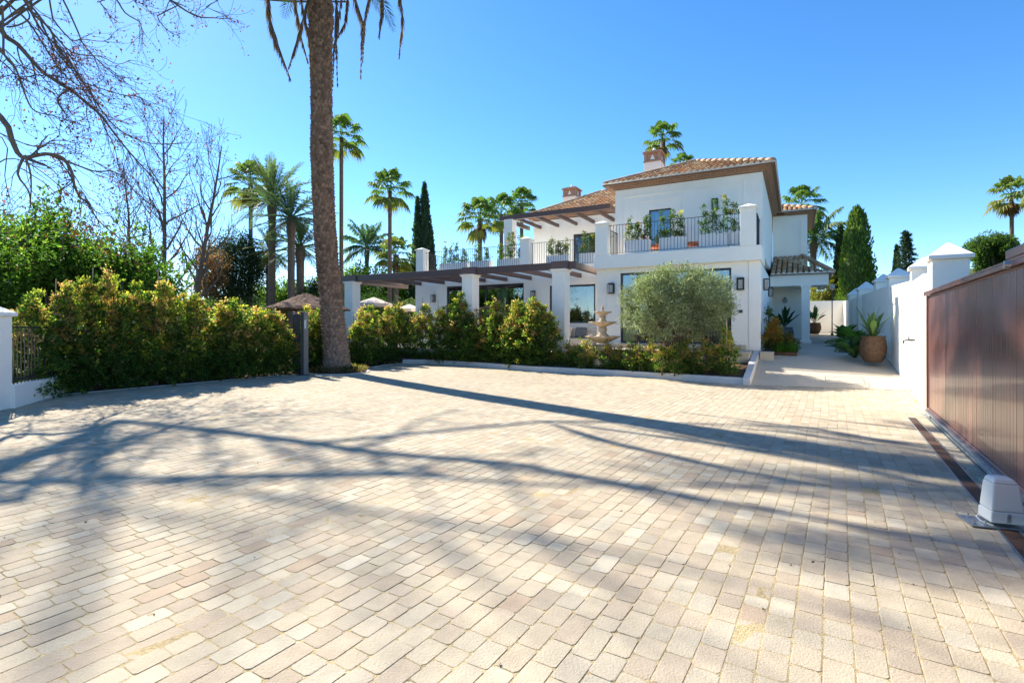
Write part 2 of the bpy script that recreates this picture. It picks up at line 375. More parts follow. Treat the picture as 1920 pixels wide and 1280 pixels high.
# ramp path to the porch, in house coordinates
def pathz(t):
    P = [(-4.3,.004),(-3.4,.07),(-.2,.60),(1.5,.66),(7,.82),(17.2,1.14)]
    if t <= P[0][0]: return P[0][1]
    for (a,za),(b,zb) in zip(P, P[1:]):
        if t <= b: return za+(zb-za)*(t-a)/(b-a)
    return P[-1][1]
m = MB(); ts = [0,.12,.3,.6,1.2,2,2.8,3.6,4.2,5,6,8.5,11.2,14,17.3,21.4]; vs = []
for d in ts:
    tl = -4.1+d; tr = -3.5+d
    for k in range(9):
        f = k/8; s = .0+3.46*f if d < 4.2 else .0+3.46*f
        t = tl+(tr-tl)*f; vs.append(W(s, t, pathz(-4.3+d+.0) if d > 0 else .004))
m.add(vs, [(i*9+j, i*9+j+1, (i+1)*9+j+1, (i+1)*9+j) for i in range(len(ts)-1) for j in range(8)])
def path_tiles(mm):
    t = mm.node_tree; b = t.nodes['Principled BSDF']; src = b.inputs['Base Color'].links[0].from_socket
    tc = N(t,'ShaderNodeTexCoord'); mp = N(t,'ShaderNodeMapping'); mp.inputs['Rotation'].default_value = (0,0,th); t.links.new(tc.outputs['Object'], mp.inputs[0])
    br = N(t,'ShaderNodeTexBrick'); br.offset = .5; br.inputs['Scale'].default_value = 1; br.inputs['Brick Width'].default_value = .9; br.inputs['Row Height'].default_value = .6
    br.inputs['Mortar Size'].default_value = .004; br.inputs['Color1'].default_value = (1,1,1,1); br.inputs['Color2'].default_value = (.94,.94,.95,1); br.inputs['Mortar'].default_value = (.72,.70,.66,1)
    t.links.new(mp.outputs[0], br.inputs[0])
    mu = N(t,'ShaderNodeVectorMath', operation='MULTIPLY'); t.links.new(src, mu.inputs[0]); t.links.new(br.outputs[0], mu.inputs[1]); t.links.new(mu.outputs[0], b.inputs['Base Color'])
path_tiles(M['path'])
tag(m.build('path', M['path']), 'cream stone path ramping up beside the house to the porch', 'path', kind='structure')
mh = MB()
for (a,b,c,d) in ((1.7,2.55,-3.35,-3.33),(1.7,2.55,-2.72,-2.70),(1.7,1.715,-3.33,-2.72),(2.535,2.55,-3.33,-2.72)):
    v = [W(a,c,pathz(c)+.006),W(b,c,pathz(c)+.006),W(b,d,pathz(d)+.006),W(a,d,pathz(d)+.006)]; mh.add(v, [(0,1,2,3)])
hc = tag(mh.build('manhole_cover', M['galv']), 'square flush inspection cover set in the pale ramp', 'manhole cover')
so = hc.modifiers.new('s','SOLIDIFY'); so.thickness = .004
# terraces
te = empty('terrace', (C0.x, C0.y, 0), -th); tag(te, None, None, None, 'structure')
MB().box(-5.98,-.2,-1.6,0,-.05,.74).build('terrace_floor', M['path'], te, bevel=.02)
MB().box(-5.2,-.4,-.36,-.003,.742,.905).build('step', M['path'], te, bevel=.015)
MB().box(-18.3,-6.0,-1.78,1.99,-.05,.62).build('terrace_floor', M['path'], te, bevel=.02)
tag(MB().add([tuple(p) for p in (W(.03,-.75,.1),W(.42,-.75,.1),W(.42,-.2,.1),W(.03,-.2,.1),W(.03,-.75,.72),W(.42,-.75,.72),W(.42,-.2,.72),W(.03,-.2,.72))],
   [(3,2,1,0),(4,5,6,7),(0,1,5,4),(1,2,6,5),(2,3,7,6),(3,0,4,7)]).build('stone_block', M['path'], bevel=.015), 'small cream stone block at the corner of the house by the ramp', 'stone step')
# hills and far things
hm = MB(); nx = 60; vs = []
for i in range(nx+1):
    a = radians(20+ (75-20)*i/nx); h = 35+5*sin(i*.30+1)+2*sin(i*.8+1)
    for j, (rr, k) in enumerate(((330,0),(360,.45),(410,.85),(450,1),(520,.7),(600,0))): vs.append((rr*sin(a), rr*cos(a), -2+h*k*1))
hm.add(vs, [(i*6+j,(i+1)*6+j,(i+1)*6+j+1,i*6+j+1) for i in range(nx) for j in range(5)])
tag(hm.build('hill', M['hill'], smooth=True), 'distant scrubby brown and green hill beyond the garden wall', 'hill', kind='structure')
# ================================================================ VILLA (local x = along the front, y = depth, z up)
villa = empty('villa', (C0.x, C0.y, 0), -th, 'white two storey villa with terracotta tiled roofs, balconies and dark beams', 'villa')
def hloc(s, t, z=0): p = W(s, t); return (p.x, p.y, z)
def panel(m, s0, s1, z0, z1, t0, th_, ops=(), axis='s'):
    """wall slab with real openings; axis 's': wall runs along s at depth t0..t0+th; axis 't': runs along t at s0"""
    xs = sorted({s0, s1, *[o[0] for o in ops], *[o[1] for o in ops]}); zs = sorted({z0, z1, *[o[2] for o in ops], *[o[3] for o in ops]})
    def solid(i, j):
        if i < 0 or j < 0 or i >= len(xs)-1 or j >= len(zs)-1: return False
        x = (xs[i]+xs[i+1])/2; z = (zs[j]+zs[j+1])/2
        return not any(o[0] < x < o[1] and o[2] < z < o[3] for o in ops)
    def P(x, y, z): return (x, y, z) if axis == 's' else (y, x, z)
    for i in range(len(xs)-1):
        for j in range(len(zs)-1):
            if not solid(i, j): continue
            a, b, c, d = xs[i], xs[i+1], zs[j], zs[j+1]; u, v = t0, t0+th_
            q = lambda *p: m.add(p, [(0,1,2,3)])
            q(P(a,u,c),P(b,u,c),P(b,u,d),P(a,u,d)); q(P(b,v,c),P(a,v,c),P(a,v,d),P(b,v,d))
            if not solid(i-1,j): q(P(a,v,c),P(a,u,c),P(a,u,d),P(a,v,d))
            if not solid(i+1,j): q(P(b,u,c),P(b,v,c),P(b,v,d),P(b,u,d))
            if not solid(i,j-1): q(P(a,u,c),P(a,v,c),P(b,v,c),P(b,u,c))
            if not solid(i,j+1): q(P(a,v,d),P(a,u,d),P(b,u,d),P(b,v,d))
# walls ----------------------------------------------------------
m = MB()
panel(m, -5.58, 0, .1, 3.69, 0, .3, [(-4.69,-.87,.91,3.5)])
m.box(-.3, 0, .3, 10.5, .1, 3.69)                       # right side wall, ground floor
m.box(-5.58, -5.28, .3, 10.5, .1, 3.69)
m.box(-5.56, -.02, 10.5, 10.8, .1, 7.0)
m.build('wall', M['plaster'], villa)
m = MB(); panel(m, -5.45, -.02, 4.17, 7.07, 1.8, .3, [(-4.08,-3.22,4.3,6.14)])
m.box(-.32, -.02, 2.1, 10.5, 4.17, 7.07); m.box(-5.45, -5.15, 2.1, 10.5, 4.17, 7.07)
m.build('upper_wall', M['plaster'], villa)
m = MB(); panel(m, -16.05, -5.59, .1, 3.80, 2.0, .3, [(-14.1,-9.79,.70,3.5),(-8.51,-6.38,1.67,3.32)])
m.box(-16.05,-15.75,2.3,12,.1,3.8); m.box(-15.75,-5.59,11.7,12,.1,3.8)
m.build('wall', M['plaster'], villa)
m = MB(); panel(m, -11.43, -5.46, 4.17, 7.2, 6.3, .3, [(-9.12,-7.9,4.2,6.33)])
m.box(-11.43,-11.13,6.6,12,4.17,7.2); m.box(-11.13,-5.46,11.7,12,4.17,7.2)
m.build('upper_wall', M['plaster'], villa)
m = MB(); m.box(0.003,1.52,10.5,10.8,.1,7.07); m.box(1.22,1.52,10.8,16,.1,7.07); m.build('side_wing_wall', M['plaster'], villa)
# pilaster strips, raised borders
m = MB()
m.box(-.34,.022,-.022,-.001,.74,3.679); m.box(-5.6,-5.22,-.022,-.001,.74,3.679); m.box(.001,.022,-.001,.5,.5,3.679)
m.v = []; m.f = []
def ubord(a, b, c, d, w_, t, name):
    MB().add([(a,t,c),(a,t,d),(b,t,d),(b,t,c),(b-w_,t,c),(b-w_,t,d-w_),(a+w_,t,d-w_),(a+w_,t,c)]+[(x,t+.024,z) for x,z in ((a,c),(a,d),(b,d),(b,c),(b-w_,c),(b-w_,d-w_),(a+w_,d-w_),(a+w_,c))],
      [(0,1,6,7),(1,2,5,6),(2,3,4,5)]+[(i,8+i,8+(i+1)%8,(i+1)%8) for i in range(8)]).build(name, M['plaster'], villa, bevel=.004)
ubord(-4.5,-2.84,4.17,6.56,.08,1.775,'window_surround'); ubord(-5.1,-.6,4.17,6.80,.06,1.776,'wall_moulding')
for bx in ((-.34,.022,-.022,-.001,.74,3.679),(-5.6,-5.22,-.022,-.001,.74,3.679),(1.22,1.28,10.475,10.499,4.6,6.8)): MB().box(*bx).build('pilaster', M['plaster'], villa, bevel=.006)
# floor slabs
m = MB(); m.box(-5.66,.055,-.22,1.79,3.681,4.168); m.build('balcony_slab', M['plaster'], villa, bevel=.012)
m = MB(); m.box(-5.4,-.3,1.79,10.5,3.70,4.16); m.box(-5.3,-.3,.3,10.5,.5,.86); m.build('floor_slab', M['plaster'], villa)
m = MB(); m.box(-16.1,-5.665,1.97,11.9,3.801,4.168); m.box(-15.7,-5.6,2.3,11.7,.3,.68); m.build('terrace_slab', M['plaster'], villa, bevel=.01)
# back partitions of the rooms
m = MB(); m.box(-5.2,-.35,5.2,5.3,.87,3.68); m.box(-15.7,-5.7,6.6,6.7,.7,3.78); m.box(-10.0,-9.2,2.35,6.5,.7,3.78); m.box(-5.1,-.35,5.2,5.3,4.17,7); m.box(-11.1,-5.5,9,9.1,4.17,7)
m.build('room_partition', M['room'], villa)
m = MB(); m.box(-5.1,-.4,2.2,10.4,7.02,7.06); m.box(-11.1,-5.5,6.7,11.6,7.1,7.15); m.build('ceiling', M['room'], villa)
# windows --------------------------------------------------------
def window(s0, s1, z0, z1, t, bars=(), fw=.07, hb=(), axis=0):
    m = MB(); a, b = t+.06, t+.13
    m.box(s0+.003,s0+fw,a,b,z0+.003,z1-.003); m.box(s1-fw,s1-.003,a,b,z0+.003,z1-.003); m.box(s0+fw,s1-fw,a,b,z0+.003,z0+fw); m.box(s0+fw,s1-fw,a,b,z1-fw,z1-.003)
    for x in bars: m.box(x-fw/2,x+fw/2,a+.002,b-.002,z0+fw,z1-fw)
    f = m.build('window', M['frame'], villa, bevel=.004)
    g = MB().box(s0+fw,s1-fw,(a+b)/2-.006,(a+b)/2+.006,z0+fw,z1-fw); g.build('pane', M['glass'], f)
    return f
window(-4.69,-.87,.912,3.5,0,(-4.05,-3.0,-1.55),.075)
window(-4.08,-3.22,4.3,6.14,1.8,(),.055)
window(-14.1,-9.79,.702,3.5,2.0,(-11.86,),.08)
window(-8.51,-6.38,1.672,3.32,2.0,(),.08)
window(-9.12,-7.9,4.2,6.33,6.3,(-8.5,),.06)
def curtain(s0, s1, z0, z1, t):
    m = MB(); n = int((s1-s0)/.025); vs = []
    for i in range(n+1):
        x = s0+(s1-s0)*i/n; y = t+.035*sin(x*42)+.015*sin(x*17+2)
        vs += [(x,y,z0),(x,y,z1)]
    m.add(vs, [(2*i,2*i+2,2*i+3,2*i+1) for i in range(n)]); o = m.build('curtain', M['curtain'], villa, smooth=True)
    s_ = o.modifiers.new('s','SOLIDIFY'); s_.thickness = .004
curtain(-4.62,-3.9,.93,3.48,.2); curtain(-1.55,-.95,.93,3.48,.2); curtain(-3.2,-2.9,.93,3.48,.25)
curtain(-14.0,-13.2,.72,3.48,2.5); curtain(-11.5,-10.9,.72,3.48,2.5); curtain(-6.9,-6.45,1.5,3.3,2.5); curtain(-4.05,-3.8,4.3,6.1,2.3)
# roofs ----------------------------------------------------------
def tiles(E, e, g, L, run, name='roof_tile_field', sp=.215, r=.088, tl=.36, endcap=True):
    """barrel tiles: E eave start, e unit along eave, g unit up the slope; run(x)->(start,end) along slope"""
    E = Vector(E); e = Vector(e).normalized(); g = Vector(g).normalized(); nrm = e.cross(g).normalized()
    if nrm.z < 0: nrm = -nrm
    m = MB(); m.cc = (0,0,0); rr = random.Random(int(L*100)); K = 6
    for i in range(int(L/sp)+1):
        x = (i+.5)*sp
        if x > L: break
        a, b = run(x); y = a; first = True
        hue = rr.random()
        while y < b-.03:
            l = min(tl+.03, b-y+.02)
            base = E+e*(x+rr.uniform(-.006,.006))+g*y+nrm*rr.uniform(0,.006)
            q = rr.random(); k = rr.uniform(.8,1.15)
            c = (.60,.38,.20) if q < .35 else (.54,.30,.14) if q < .7 else (.68,.52,.32) if q < .9 else (.38,.22,.12)
            m.cc = tuple(v*k for v in c)
            vs = []
            for kk, (yy, R_, lift) in enumerate(((0, r, .030), (l, r*.84, .004))):
                for j in range(K+1):
                    aa = pi*j/K; vs.append(base+g*yy+e*(cos(aa)*R_)+nrm*(sin(aa)*R_*.9+lift))
            n = K+1
            m.add(vs, [(j, j+1, n+j+1, n+j) for j in range(K)])
            # front lip thickness
            vs2 = [base+e*(cos(pi*j/K)*(r-.016))+nrm*(sin(pi*j/K)*(r-.016)*.9+.03) for j in range(K+1)]
            m.add([vs[j] for j in range(n)]+vs2, [(j, n+j, n+j+1, j+1) for j in range(K)])
            if first and endcap and a < .01:
                cc = [base+g*.006+e*(cos(pi*j/K)*(r-.014))+nrm*(sin(pi*j/K)*(r-.014)*.9+.03) for j in range(K+1)]
                m.cc = (.72,.69,.64); m.add(cc, [tuple(range(K+1))])
                # channel tile end below, between covers
            first = False; y += tl
    m.cc = (.74,.71,.66); a_ = E+g*.03+nrm*.022; m.bar(a_, a_+e*L, .05, .04, nrm)
    o = m.build(name, M['tile'], villa)
    for p in o.data.polygons: p.use_smooth = True
def slopeg(d, pitch): return Vector((d[0]*cos(pitch), d[1]*cos(pitch), sin(pitch)))
def ridge(pts, name='ridge_tile'):
    m = MB(); m.cc = (.45,.3,.19)
    for a, b in zip(pts, pts[1:]):
        a = Vector(a); b = Vector(b); L = (b-a).length; n = max(1, int(L/.36)); d = (b-a)/n
        for i in range(n):
            k = rnd.uniform(.8,1.2); m.cc = (.48*k,.32*k,.2*k)
            m.tube([a+d*i, a+d*(i+1.06)], [.115,.095], 8)
    o = m.build(name, M['tile'], villa)
    for p in o.data.polygons: p.use_smooth = len(p.vertices) == 4
def cornice(x0, x1, y0, y1, z, parts=3, front=True):
    """brick courses stepping out; given wall rectangle"""
    m = MB()
    for k, (o, a, b) in enumerate(((.07,z-.155,z-.105),(.16,z-.103,z-.052),(.30,z-.05,z))):
        m.box(x0-o,x1+o,y0-o,y1+o,a,b)
    # dentil bricks
    for x in np.arange(x0-.18, x1+.18, .12): m.box(x, x+.07, y0-.21, y0-.16, z-.102, z-.053)
    for y in np.arange(y0-.18, min(y1,y0+9), .12):
        m.box(x1+.16, x1+.21, y, y+.07, z-.102, z-.053); m.box(x0-.21, x0-.16, y, y+.07, z-.102, z-.053)
    m.build('cornice', M['brick'], villa)
pt = radians(23)
def hip(x0, x1, y0, y1, z, pitch, left=True, front=True, right=True, ridge_end=None, back=False):
    """hip roof over eave rect, ridge running along y"""
    hw = (x1-x0)/2; rise = hw*math.tan(pitch); ye = y1 if ridge_end is None else ridge_end; cs = cos(pitch)
    A = (x0+hw, y0+hw, z+rise); B = (x0+hw, ye, z+rise)
    MB().add([(x0,y0,z),(x1,y0,z),(x1,ye,z),(x0,ye,z),A,B,(x0,y0,z-.03),(x1,y0,z-.03),(x1,ye,z-.03),(x0,ye,z-.03)],
      [(0,1,4),(1,2,5,4),(3,0,4,5),(2,3,5),(7,6,9,8),(0,6,7,1),(1,7,8,2),(2,8,9,3),(3,9,6,0)]).build('roof', M['deck'], villa)
    if front: tiles((x0,y0,z), (1,0,0), slopeg((0,1),pitch), x1-x0, lambda x: (0, min(x, x1-x0-x)/cs))
    if left: tiles((x0,ye,z), (0,-1,0), slopeg((1,0),pitch), ye-y0, lambda x: (0, min(hw, ye-y0-x)/cs))
    if right: tiles((x1,y0,z), (0,1,0), slopeg((-1,0),pitch), ye-y0, lambda x: (0, min(hw, x)/cs))
    ridge([(x0+.05,y0+.05,z+.06), (A[0],A[1],A[2]+.05)]); ridge([(x1-.05,y0+.05,z+.06), (A[0],A[1],A[2]+.05)]); ridge([(A[0],A[1],A[2]+.05), (B[0],B[1],B[2]+.05)])
cornice(-5.45,-.02,1.8,10.6,7.25)
hip(-5.86,.40,1.40,11.2,7.252,pt)
# side wing roof
cornice(.8,1.52,10.5,15.5,7.2)
hip(-3.0,1.9,10.15,16,7.202,radians(21),left=False)
# upper rear wing: ridge runs along the front
def hipx(x0, x1, y0, y1, z, pitch):
    hd = (y1-y0)/2; rise = hd*math.tan(pitch); cs = cos(pitch); A = (x0+hd,y0+hd,z+rise); B = (x1,y0+hd,z+rise)
    MB().add([(x0,y0,z),(x1,y0,z),(x1,y1,z),(x0,y1,z),A,B,(x0,y0,z-.03),(x1,y0,z-.03),(x1,y1,z-.03),(x0,y1,z-.03)],
      [(0,1,5,4),(3,0,4),(2,3,4,5),(1,2,5),(7,6,9,8),(0,6,7,1),(1,7,8,2),(2,8,9,3),(3,9,6,0)]).build('roof', M['deck'], villa)
    tiles((x0,y0,z), (1,0,0), slopeg((0,1),pitch), x1-x0, lambda x: (0, min(x, hd)/cs))
    tiles((x0,y1,z), (0,-1,0), slopeg((1,0),pitch), y1-y0, lambda x: (0, min(x, y1-y0-x)/cs))
    ridge([(x0+.05,y0+.05,z+.06), (A[0],A[1],A[2]+.05)]); ridge([(A[0],A[1],A[2]+.05), (B[0],B[1],B[2]+.05)])
cornice(-11.43,-5.9,6.3,12,7.4)
hipx(-11.85,-5.4,5.85,12.4,7.402,radians(27))
# porch: beam, column, lean-to roof
m = MB(); m.box(.024,2.25,7.0,7.3,3.30,3.78); m.box(1.95,2.25,7.3,10.49,3.32,3.78); m.box(.024,1.94,7.31,10.49,3.44,3.56); m.build('porch_beam', M['plaster'], villa, bevel=.01)
co = MB(); co.box(1.24,1.56,7.0,7.3,.7,3.298); c_ = co.build('column', M['plaster'], villa, bevel=.01)
m = MB(); m.box(1.18,1.62,6.94,7.36,.7,.93); m.build('column_base', M['plaster'], c_, bevel=.02); m = MB(); m.box(1.20,1.60,6.96,7.34,3.22,3.299); m.build('column_capital', M['plaster'], c_, bevel=.015)
pp = radians(24)
MB().add([(.03,6.85,3.785),(2.42,6.85,3.785),(2.42,10.49,3.785),(.03,10.49,3.785+1.2),(.03,10.49,3.785),(1.52,10.49,4.5)],
  [(0,1,2,4),(0,1,5,3),(1,2,5),(0,3,4),(2,4,3,5)]).build('roof', M['deck'], villa)
g1 = Vector((0,3.64,1.2)).normalized()
tiles((.03,6.85,3.80), (1,0,0), g1, 2.39, lambda x: (0, 3.8 if x < 1.3 else max(.2,(2.42-x)/1.12*3.6)))
ridge([(2.40,6.88,3.86),(1.30,10.45,5.02)])
# chimneys -------------------------------------------------------
def chimney(x, y, z0, z1, w_):
    c = MB().box(x-w_/2,x+w_/2,y-w_/2,y+w_/2,z0,z1).build('chimney', M['plaster'], villa, bevel=.01)
    m = MB(); h = w_/2
    m.box(x-h-.03,x+h+.03,y-h-.03,y+h+.03,z1,z1+.07)
    for sx in (-1,1):
        for sy in (-1,1): m.box(x+sx*h-(.14 if sx > 0 else 0),x+sx*h+(.14 if sx < 0 else 0),y+sy*h-(.14 if sy > 0 else 0),y+sy*h+(.14 if sy < 0 else 0),z1+.07,z1+.42)
    m.box(x-h+.05,x+h-.05,y-h+.05,y+h-.05,z1+.07,z1+.42)
    m.box(x-h-.06,x+h+.06,y-h-.06,y+h+.06,z1+.42,z1+.49); m.box(x-h+.02,x+h-.02,y-h+.02,y+h-.02,z1+.49,z1+.54)
    m.build('chimney_brick_head', M['brick'], c, bevel=.006)
    m = MB()
    for q in (-1,1): m.add([(x-.11,y-h+.044,z1+.12),(x+.11,y-h+.044,z1+.12),(x,y-h+.044,z1+.36),(x-.11,y-h+.03,z1+.12),(x+.11,y-h+.03,z1+.12),(x,y-h+.03,z1+.36)],[(0,1,2),(5,4,3),(0,3,4,1),(1,4,5,2),(2,5,3,0)]); break
    m.add([(x+h-.044,y-.11,z1+.12),(x+h-.044,y+.11,z1+.12),(x+h-.044,y,z1+.36),(x+h-.03,y-.11,z1+.12),(x+h-.03,y+.11,z1+.12),(x+h-.03,y,z1+.36)],[(2,1,0),(3,4,5),(0,1,4,3),(1,2,5,4),(2,0,3,5)])
    vv_ = m.v; ff_ = m.f; hN = len(vv_)//2
    MB().add(vv_[:6], ff_[:5]).build('vent_trim', M['plaster'], c); MB().add(vv_[6:12], [tuple(i-6 for i in f) for f in ff_[5:9]]).build('vent_trim', M['plaster'], c)
    MB().lathe([(.05,0),(.07,.06),(.1,.12),(.06,.18),(.02,.24)], (x,y,z1+.54), 12).build('finial', M['plaster'], c)
chimney(-4.87,6.0,7.6,9.25,.78); chimney(-10.3,9.0,7.8,8.95,.80)
# railings -------------------------------------------------------
def post(x, y, z0, zt, w_=.46, parent=villa):
    p = MB().box(x-w_/2,x+w_/2,y-w_/2,y+w_/2,z0,zt).build('parapet_post', M['plaster'], parent, bevel=.012)
    m = MB(); h = w_/2+.05; m.box(x-h,x+h,y-h,y+h,zt,zt+.06); m.frustum(x,y,zt+.06,zt+.17,h-.01,h-.01,.03,.03); m.build('post_cap', M['plaster'], p, bevel=.008)
def rail(x0, y0, x1, y1, z0=4.2, z1=5.3, sp=.118):
    m = MB(); L = sqrt((x1-x0)**2+(y1-y0)**2); n = int(L/sp)
    m.bar((x0,y0,z1),(x1,y1,z1),.045,.014); m.bar((x0,y0,z0+.06),(x1,y1,z0+.06),.03,.014)
    for i in range(n+1):
        f = (i+.5)/(n+1); x = x0+(x1-x0)*f; y = y0+(y1-y0)*f; m.bar((x,y,z0+.067),(x,y,z1-.007),.013,.013,(1,0,0))
    m.build('railing', M['iron'], villa)
post(-5.36,.0,4.169,5.33); post(-.35,.0,4.169,5.40); rail(-5.12,0,-.59,0)
rail(-.12,.24,-.12,1.78); rail(-5.36,.24,-5.36,1.96)
post(-9.75,2.24,4.169,5.45); post(-15.8,2.24,4.169,5.40); rail(-9.51,2.24,-5.6,2.24); rail(-15.56,2.24,-9.99,2.24); rail(-15.8,2.5,-15.8,11)
# pergolas -------------------------------------------------------
pg = empty('pergola', (0,0,0), 0); pg.parent = villa
def beam(p, q, w_, h, name='beam', par=None): return MB().bar(p, q, w_, h).build(name, M['beam'], par or pg, bevel=.006)
B0, B1 = 3.60, 3.86; zc = (B0+B1)/2
beam((-17.95,-1.42,zc),(-5.86,-1.42,zc),.16,B1-B0)
beam((-5.95,-1.335,zc-.01),(-5.95,1.97,zc-.01),.16,B1-B0-.03)
beam((-17.86,-1.335,zc-.01),(-17.86,3.5,zc-.01),.16,B1-B0-.03)
for x in (-16.94,-10.41,-6.47): MB().box(x-.33,x+.33,-1.56,-1.28,B0-.02,B1+.03).build('beam_joint', M['beam'], pg, bevel=.006)
for x in (-16.9,-15.7,-14.25,-13.0,-11.86,-10.69,-9.43,-8.25,-7.05): beam((x,-1.335,zc-.03),(x,1.985,zc-.03),.13,.17,'joist')
for i, x in enumerate((-16.94,-10.41,-6.47)):
    c = MB().box(x-.25,x+.25,-1.67,-1.17,.1,B0-.03).build('column', M['plaster'], pg, bevel=.012)
    m = MB(); m.box(x-.29,x+.29,-1.71,-1.13,B0-.10,B0-.031); m.box(x-.32,x+.32,-1.74,-1.10,B0-.031,B0-.012); m.build('column_capital', M['plaster'], c, bevel=.006)
u0, u1 = 6.75, 6.98; uz = (u0+u1)/2
beam((-11.83,3.4,uz),(-6.17,3.4,uz),.16,u1-u0); beam((-11.7,3.485,uz-.01),(-11.7,6.28,uz-.01),.15,u1-u0-.03); beam((-6.26,3.485,uz-.01),(-6.26,6.28,uz-.01),.15,u1-u0-.03)
for x in (-11.0,-9.97,-8.94,-7.98,-6.95): beam((x,3.485,uz-.02),(x,6.285,uz-.02),.12,.16,'joist')
MB().box(-11.26-.23,-11.26+.23,3.17,3.63,4.169,u0-.001).build('column', M['plaster'], pg, bevel=.012)
# small fittings -------------------------------------------------
def wall_lamp(s, t, z, label, side=False, big=1.0, group='black box lanterns on the villa walls'):
    r_ = 0 if not side else pi/2
    root = empty('wall_lamp', hloc(s, t, z), -th+r_, label, 'wall lamp', group)
    m = MB(); k = big
    m.box(-.085*k,.085*k,-.012,0,-.17*k,.17*k); m.box(-.1*k,.1*k,-.17*k,-.012,.15*k,.18*k); m.box(-.1*k,.1*k,-.17*k,-.012,-.18*k,-.155*k)
    for a in (-.1*k,.082*k):
        for b in (-.17*k,-.03*k): m.box(a,a+.018*k,b,b+.018*k,-.155*k,.15*k)
    m.build('lamp_housing', M['lampblack'], root, bevel=.003)
    MB().box(-.055*k,.055*k,-.13*k,-.03*k,-.14*k,.12*k).build('lamp_glass', M['lampglass'], root)
wall_lamp(-14.85,1.999,2.93,'black box lantern on the far left end of the ground floor wall')
wall_lamp(-9.26,1.999,2.94,'black box lantern between the two ground floor windows under the pergola')
wall_lamp(-5.0,-.024,2.94,'black box lantern left of the big window behind the fountain',big=1.1)
wall_lamp(-.58,-.001,2.93,'black box lantern right of the big window behind the olive tree',big=1.15)
wall_lamp(.024,1.54,3.0,'black box lantern on the side wall just round the house corner',True,1.15)
wall_lamp(.002,5.6,2.98,'black box lantern on the side wall beside the porch',True,1.1)
wall_lamp(-1.61,1.799,6.07,'black box lantern on the upper wall above the balcony',big=1.1)
r_ = empty('porch_lamp', hloc(.55,10.49,2.75), -th, 'small round grey lantern on the back wall of the porch', 'wall lamp')
MB().lathe([(.11,-.02),(.13,0),(.05,.1),(.03,.13)],(0,-.16,.1),14).build('lamp_cap', M['galv'], r_); MB().lathe([(.08,-.15),(.11,-.02)],(0,-.16,.1),14).build('lamp_glass', M['lampglass'], r_)
MB().tube([(0,0,.15),(0,-.1,.26),(0,-.16,.22)],.012,6).build('lamp_arm', M['iron'], r_)
r_ = empty('round_wall_light', hloc(-14.85,1.999,3.3), -th, 'small round white spotlight high on the wall above the left lantern', 'wall light')
MB().lathe([(.07,0),(.08,.02),(.05,.05)],(0,0,0),16).build('lamp_housing', M['plaster'], r_).rotation_euler = (pi/2,0,0)
r_ = empty('outdoor_socket', hloc(-.58,-.001,2.02), -th, 'small grey square socket plate on the wall right of the olive tree', 'socket')
MB().box(-.07,.07,-.03,0,-.055,.055).build('socket_body', M['galv'], r_, bevel=.006); MB().box(-.045,.045,-.036,-.031,-.035,.035).build('socket_lid', M['dark'], r_, bevel=.002)
# ================================================================ PLANT GENERATORS
def leafquads(P, D, size, asp, col, droop=.0, sv=.3):
    """one folded 4-vertex leaf per point: P positions, D outward directions"""
    n = len(P); D = D/np.maximum(np.linalg.norm(D,axis=1,keepdims=True),1e-6)
    rnd_ = rng.normal(0,1,(n,3)); Wd = np.cross(D, rnd_); Wd /= np.maximum(np.linalg.norm(Wd,axis=1,keepdims=True),1e-6)
    L = (size*(1+rng.normal(0,sv,n)).clip(.4,1.8))[:,None]; w_ = L*asp/2
    up = np.cross(Wd, D)*L*.12
    a = P; b = P+D*L*.5+Wd*w_+up; c = P+D*L; d = P+D*L*.5-Wd*w_+up
    if droop: c = c-np.array([0,0,1])*L*droop
    V = np.stack([a,b,c,d],1).reshape(-1,3); Fq = np.arange(4*n).reshape(n,4)
    return V, Fq, np.repeat(col,4,0)
def pal(cols, pr, n, var=.18):
    cols = np.array(cols); pr = np.array(pr)/np.sum(pr); c = cols[rng.choice(len(cols), n, p=pr)]
    return c*(1+rng.normal(0,var,(n,1))).clip(.5,1.6)
def unit(n):
    d = rng.normal(0,1,(n,3)); return d/np.linalg.norm(d,axis=1,keepdims=True)
GREEN = [(.052,.11,.024),(.085,.155,.032),(.04,.085,.022),(.13,.18,.035)]
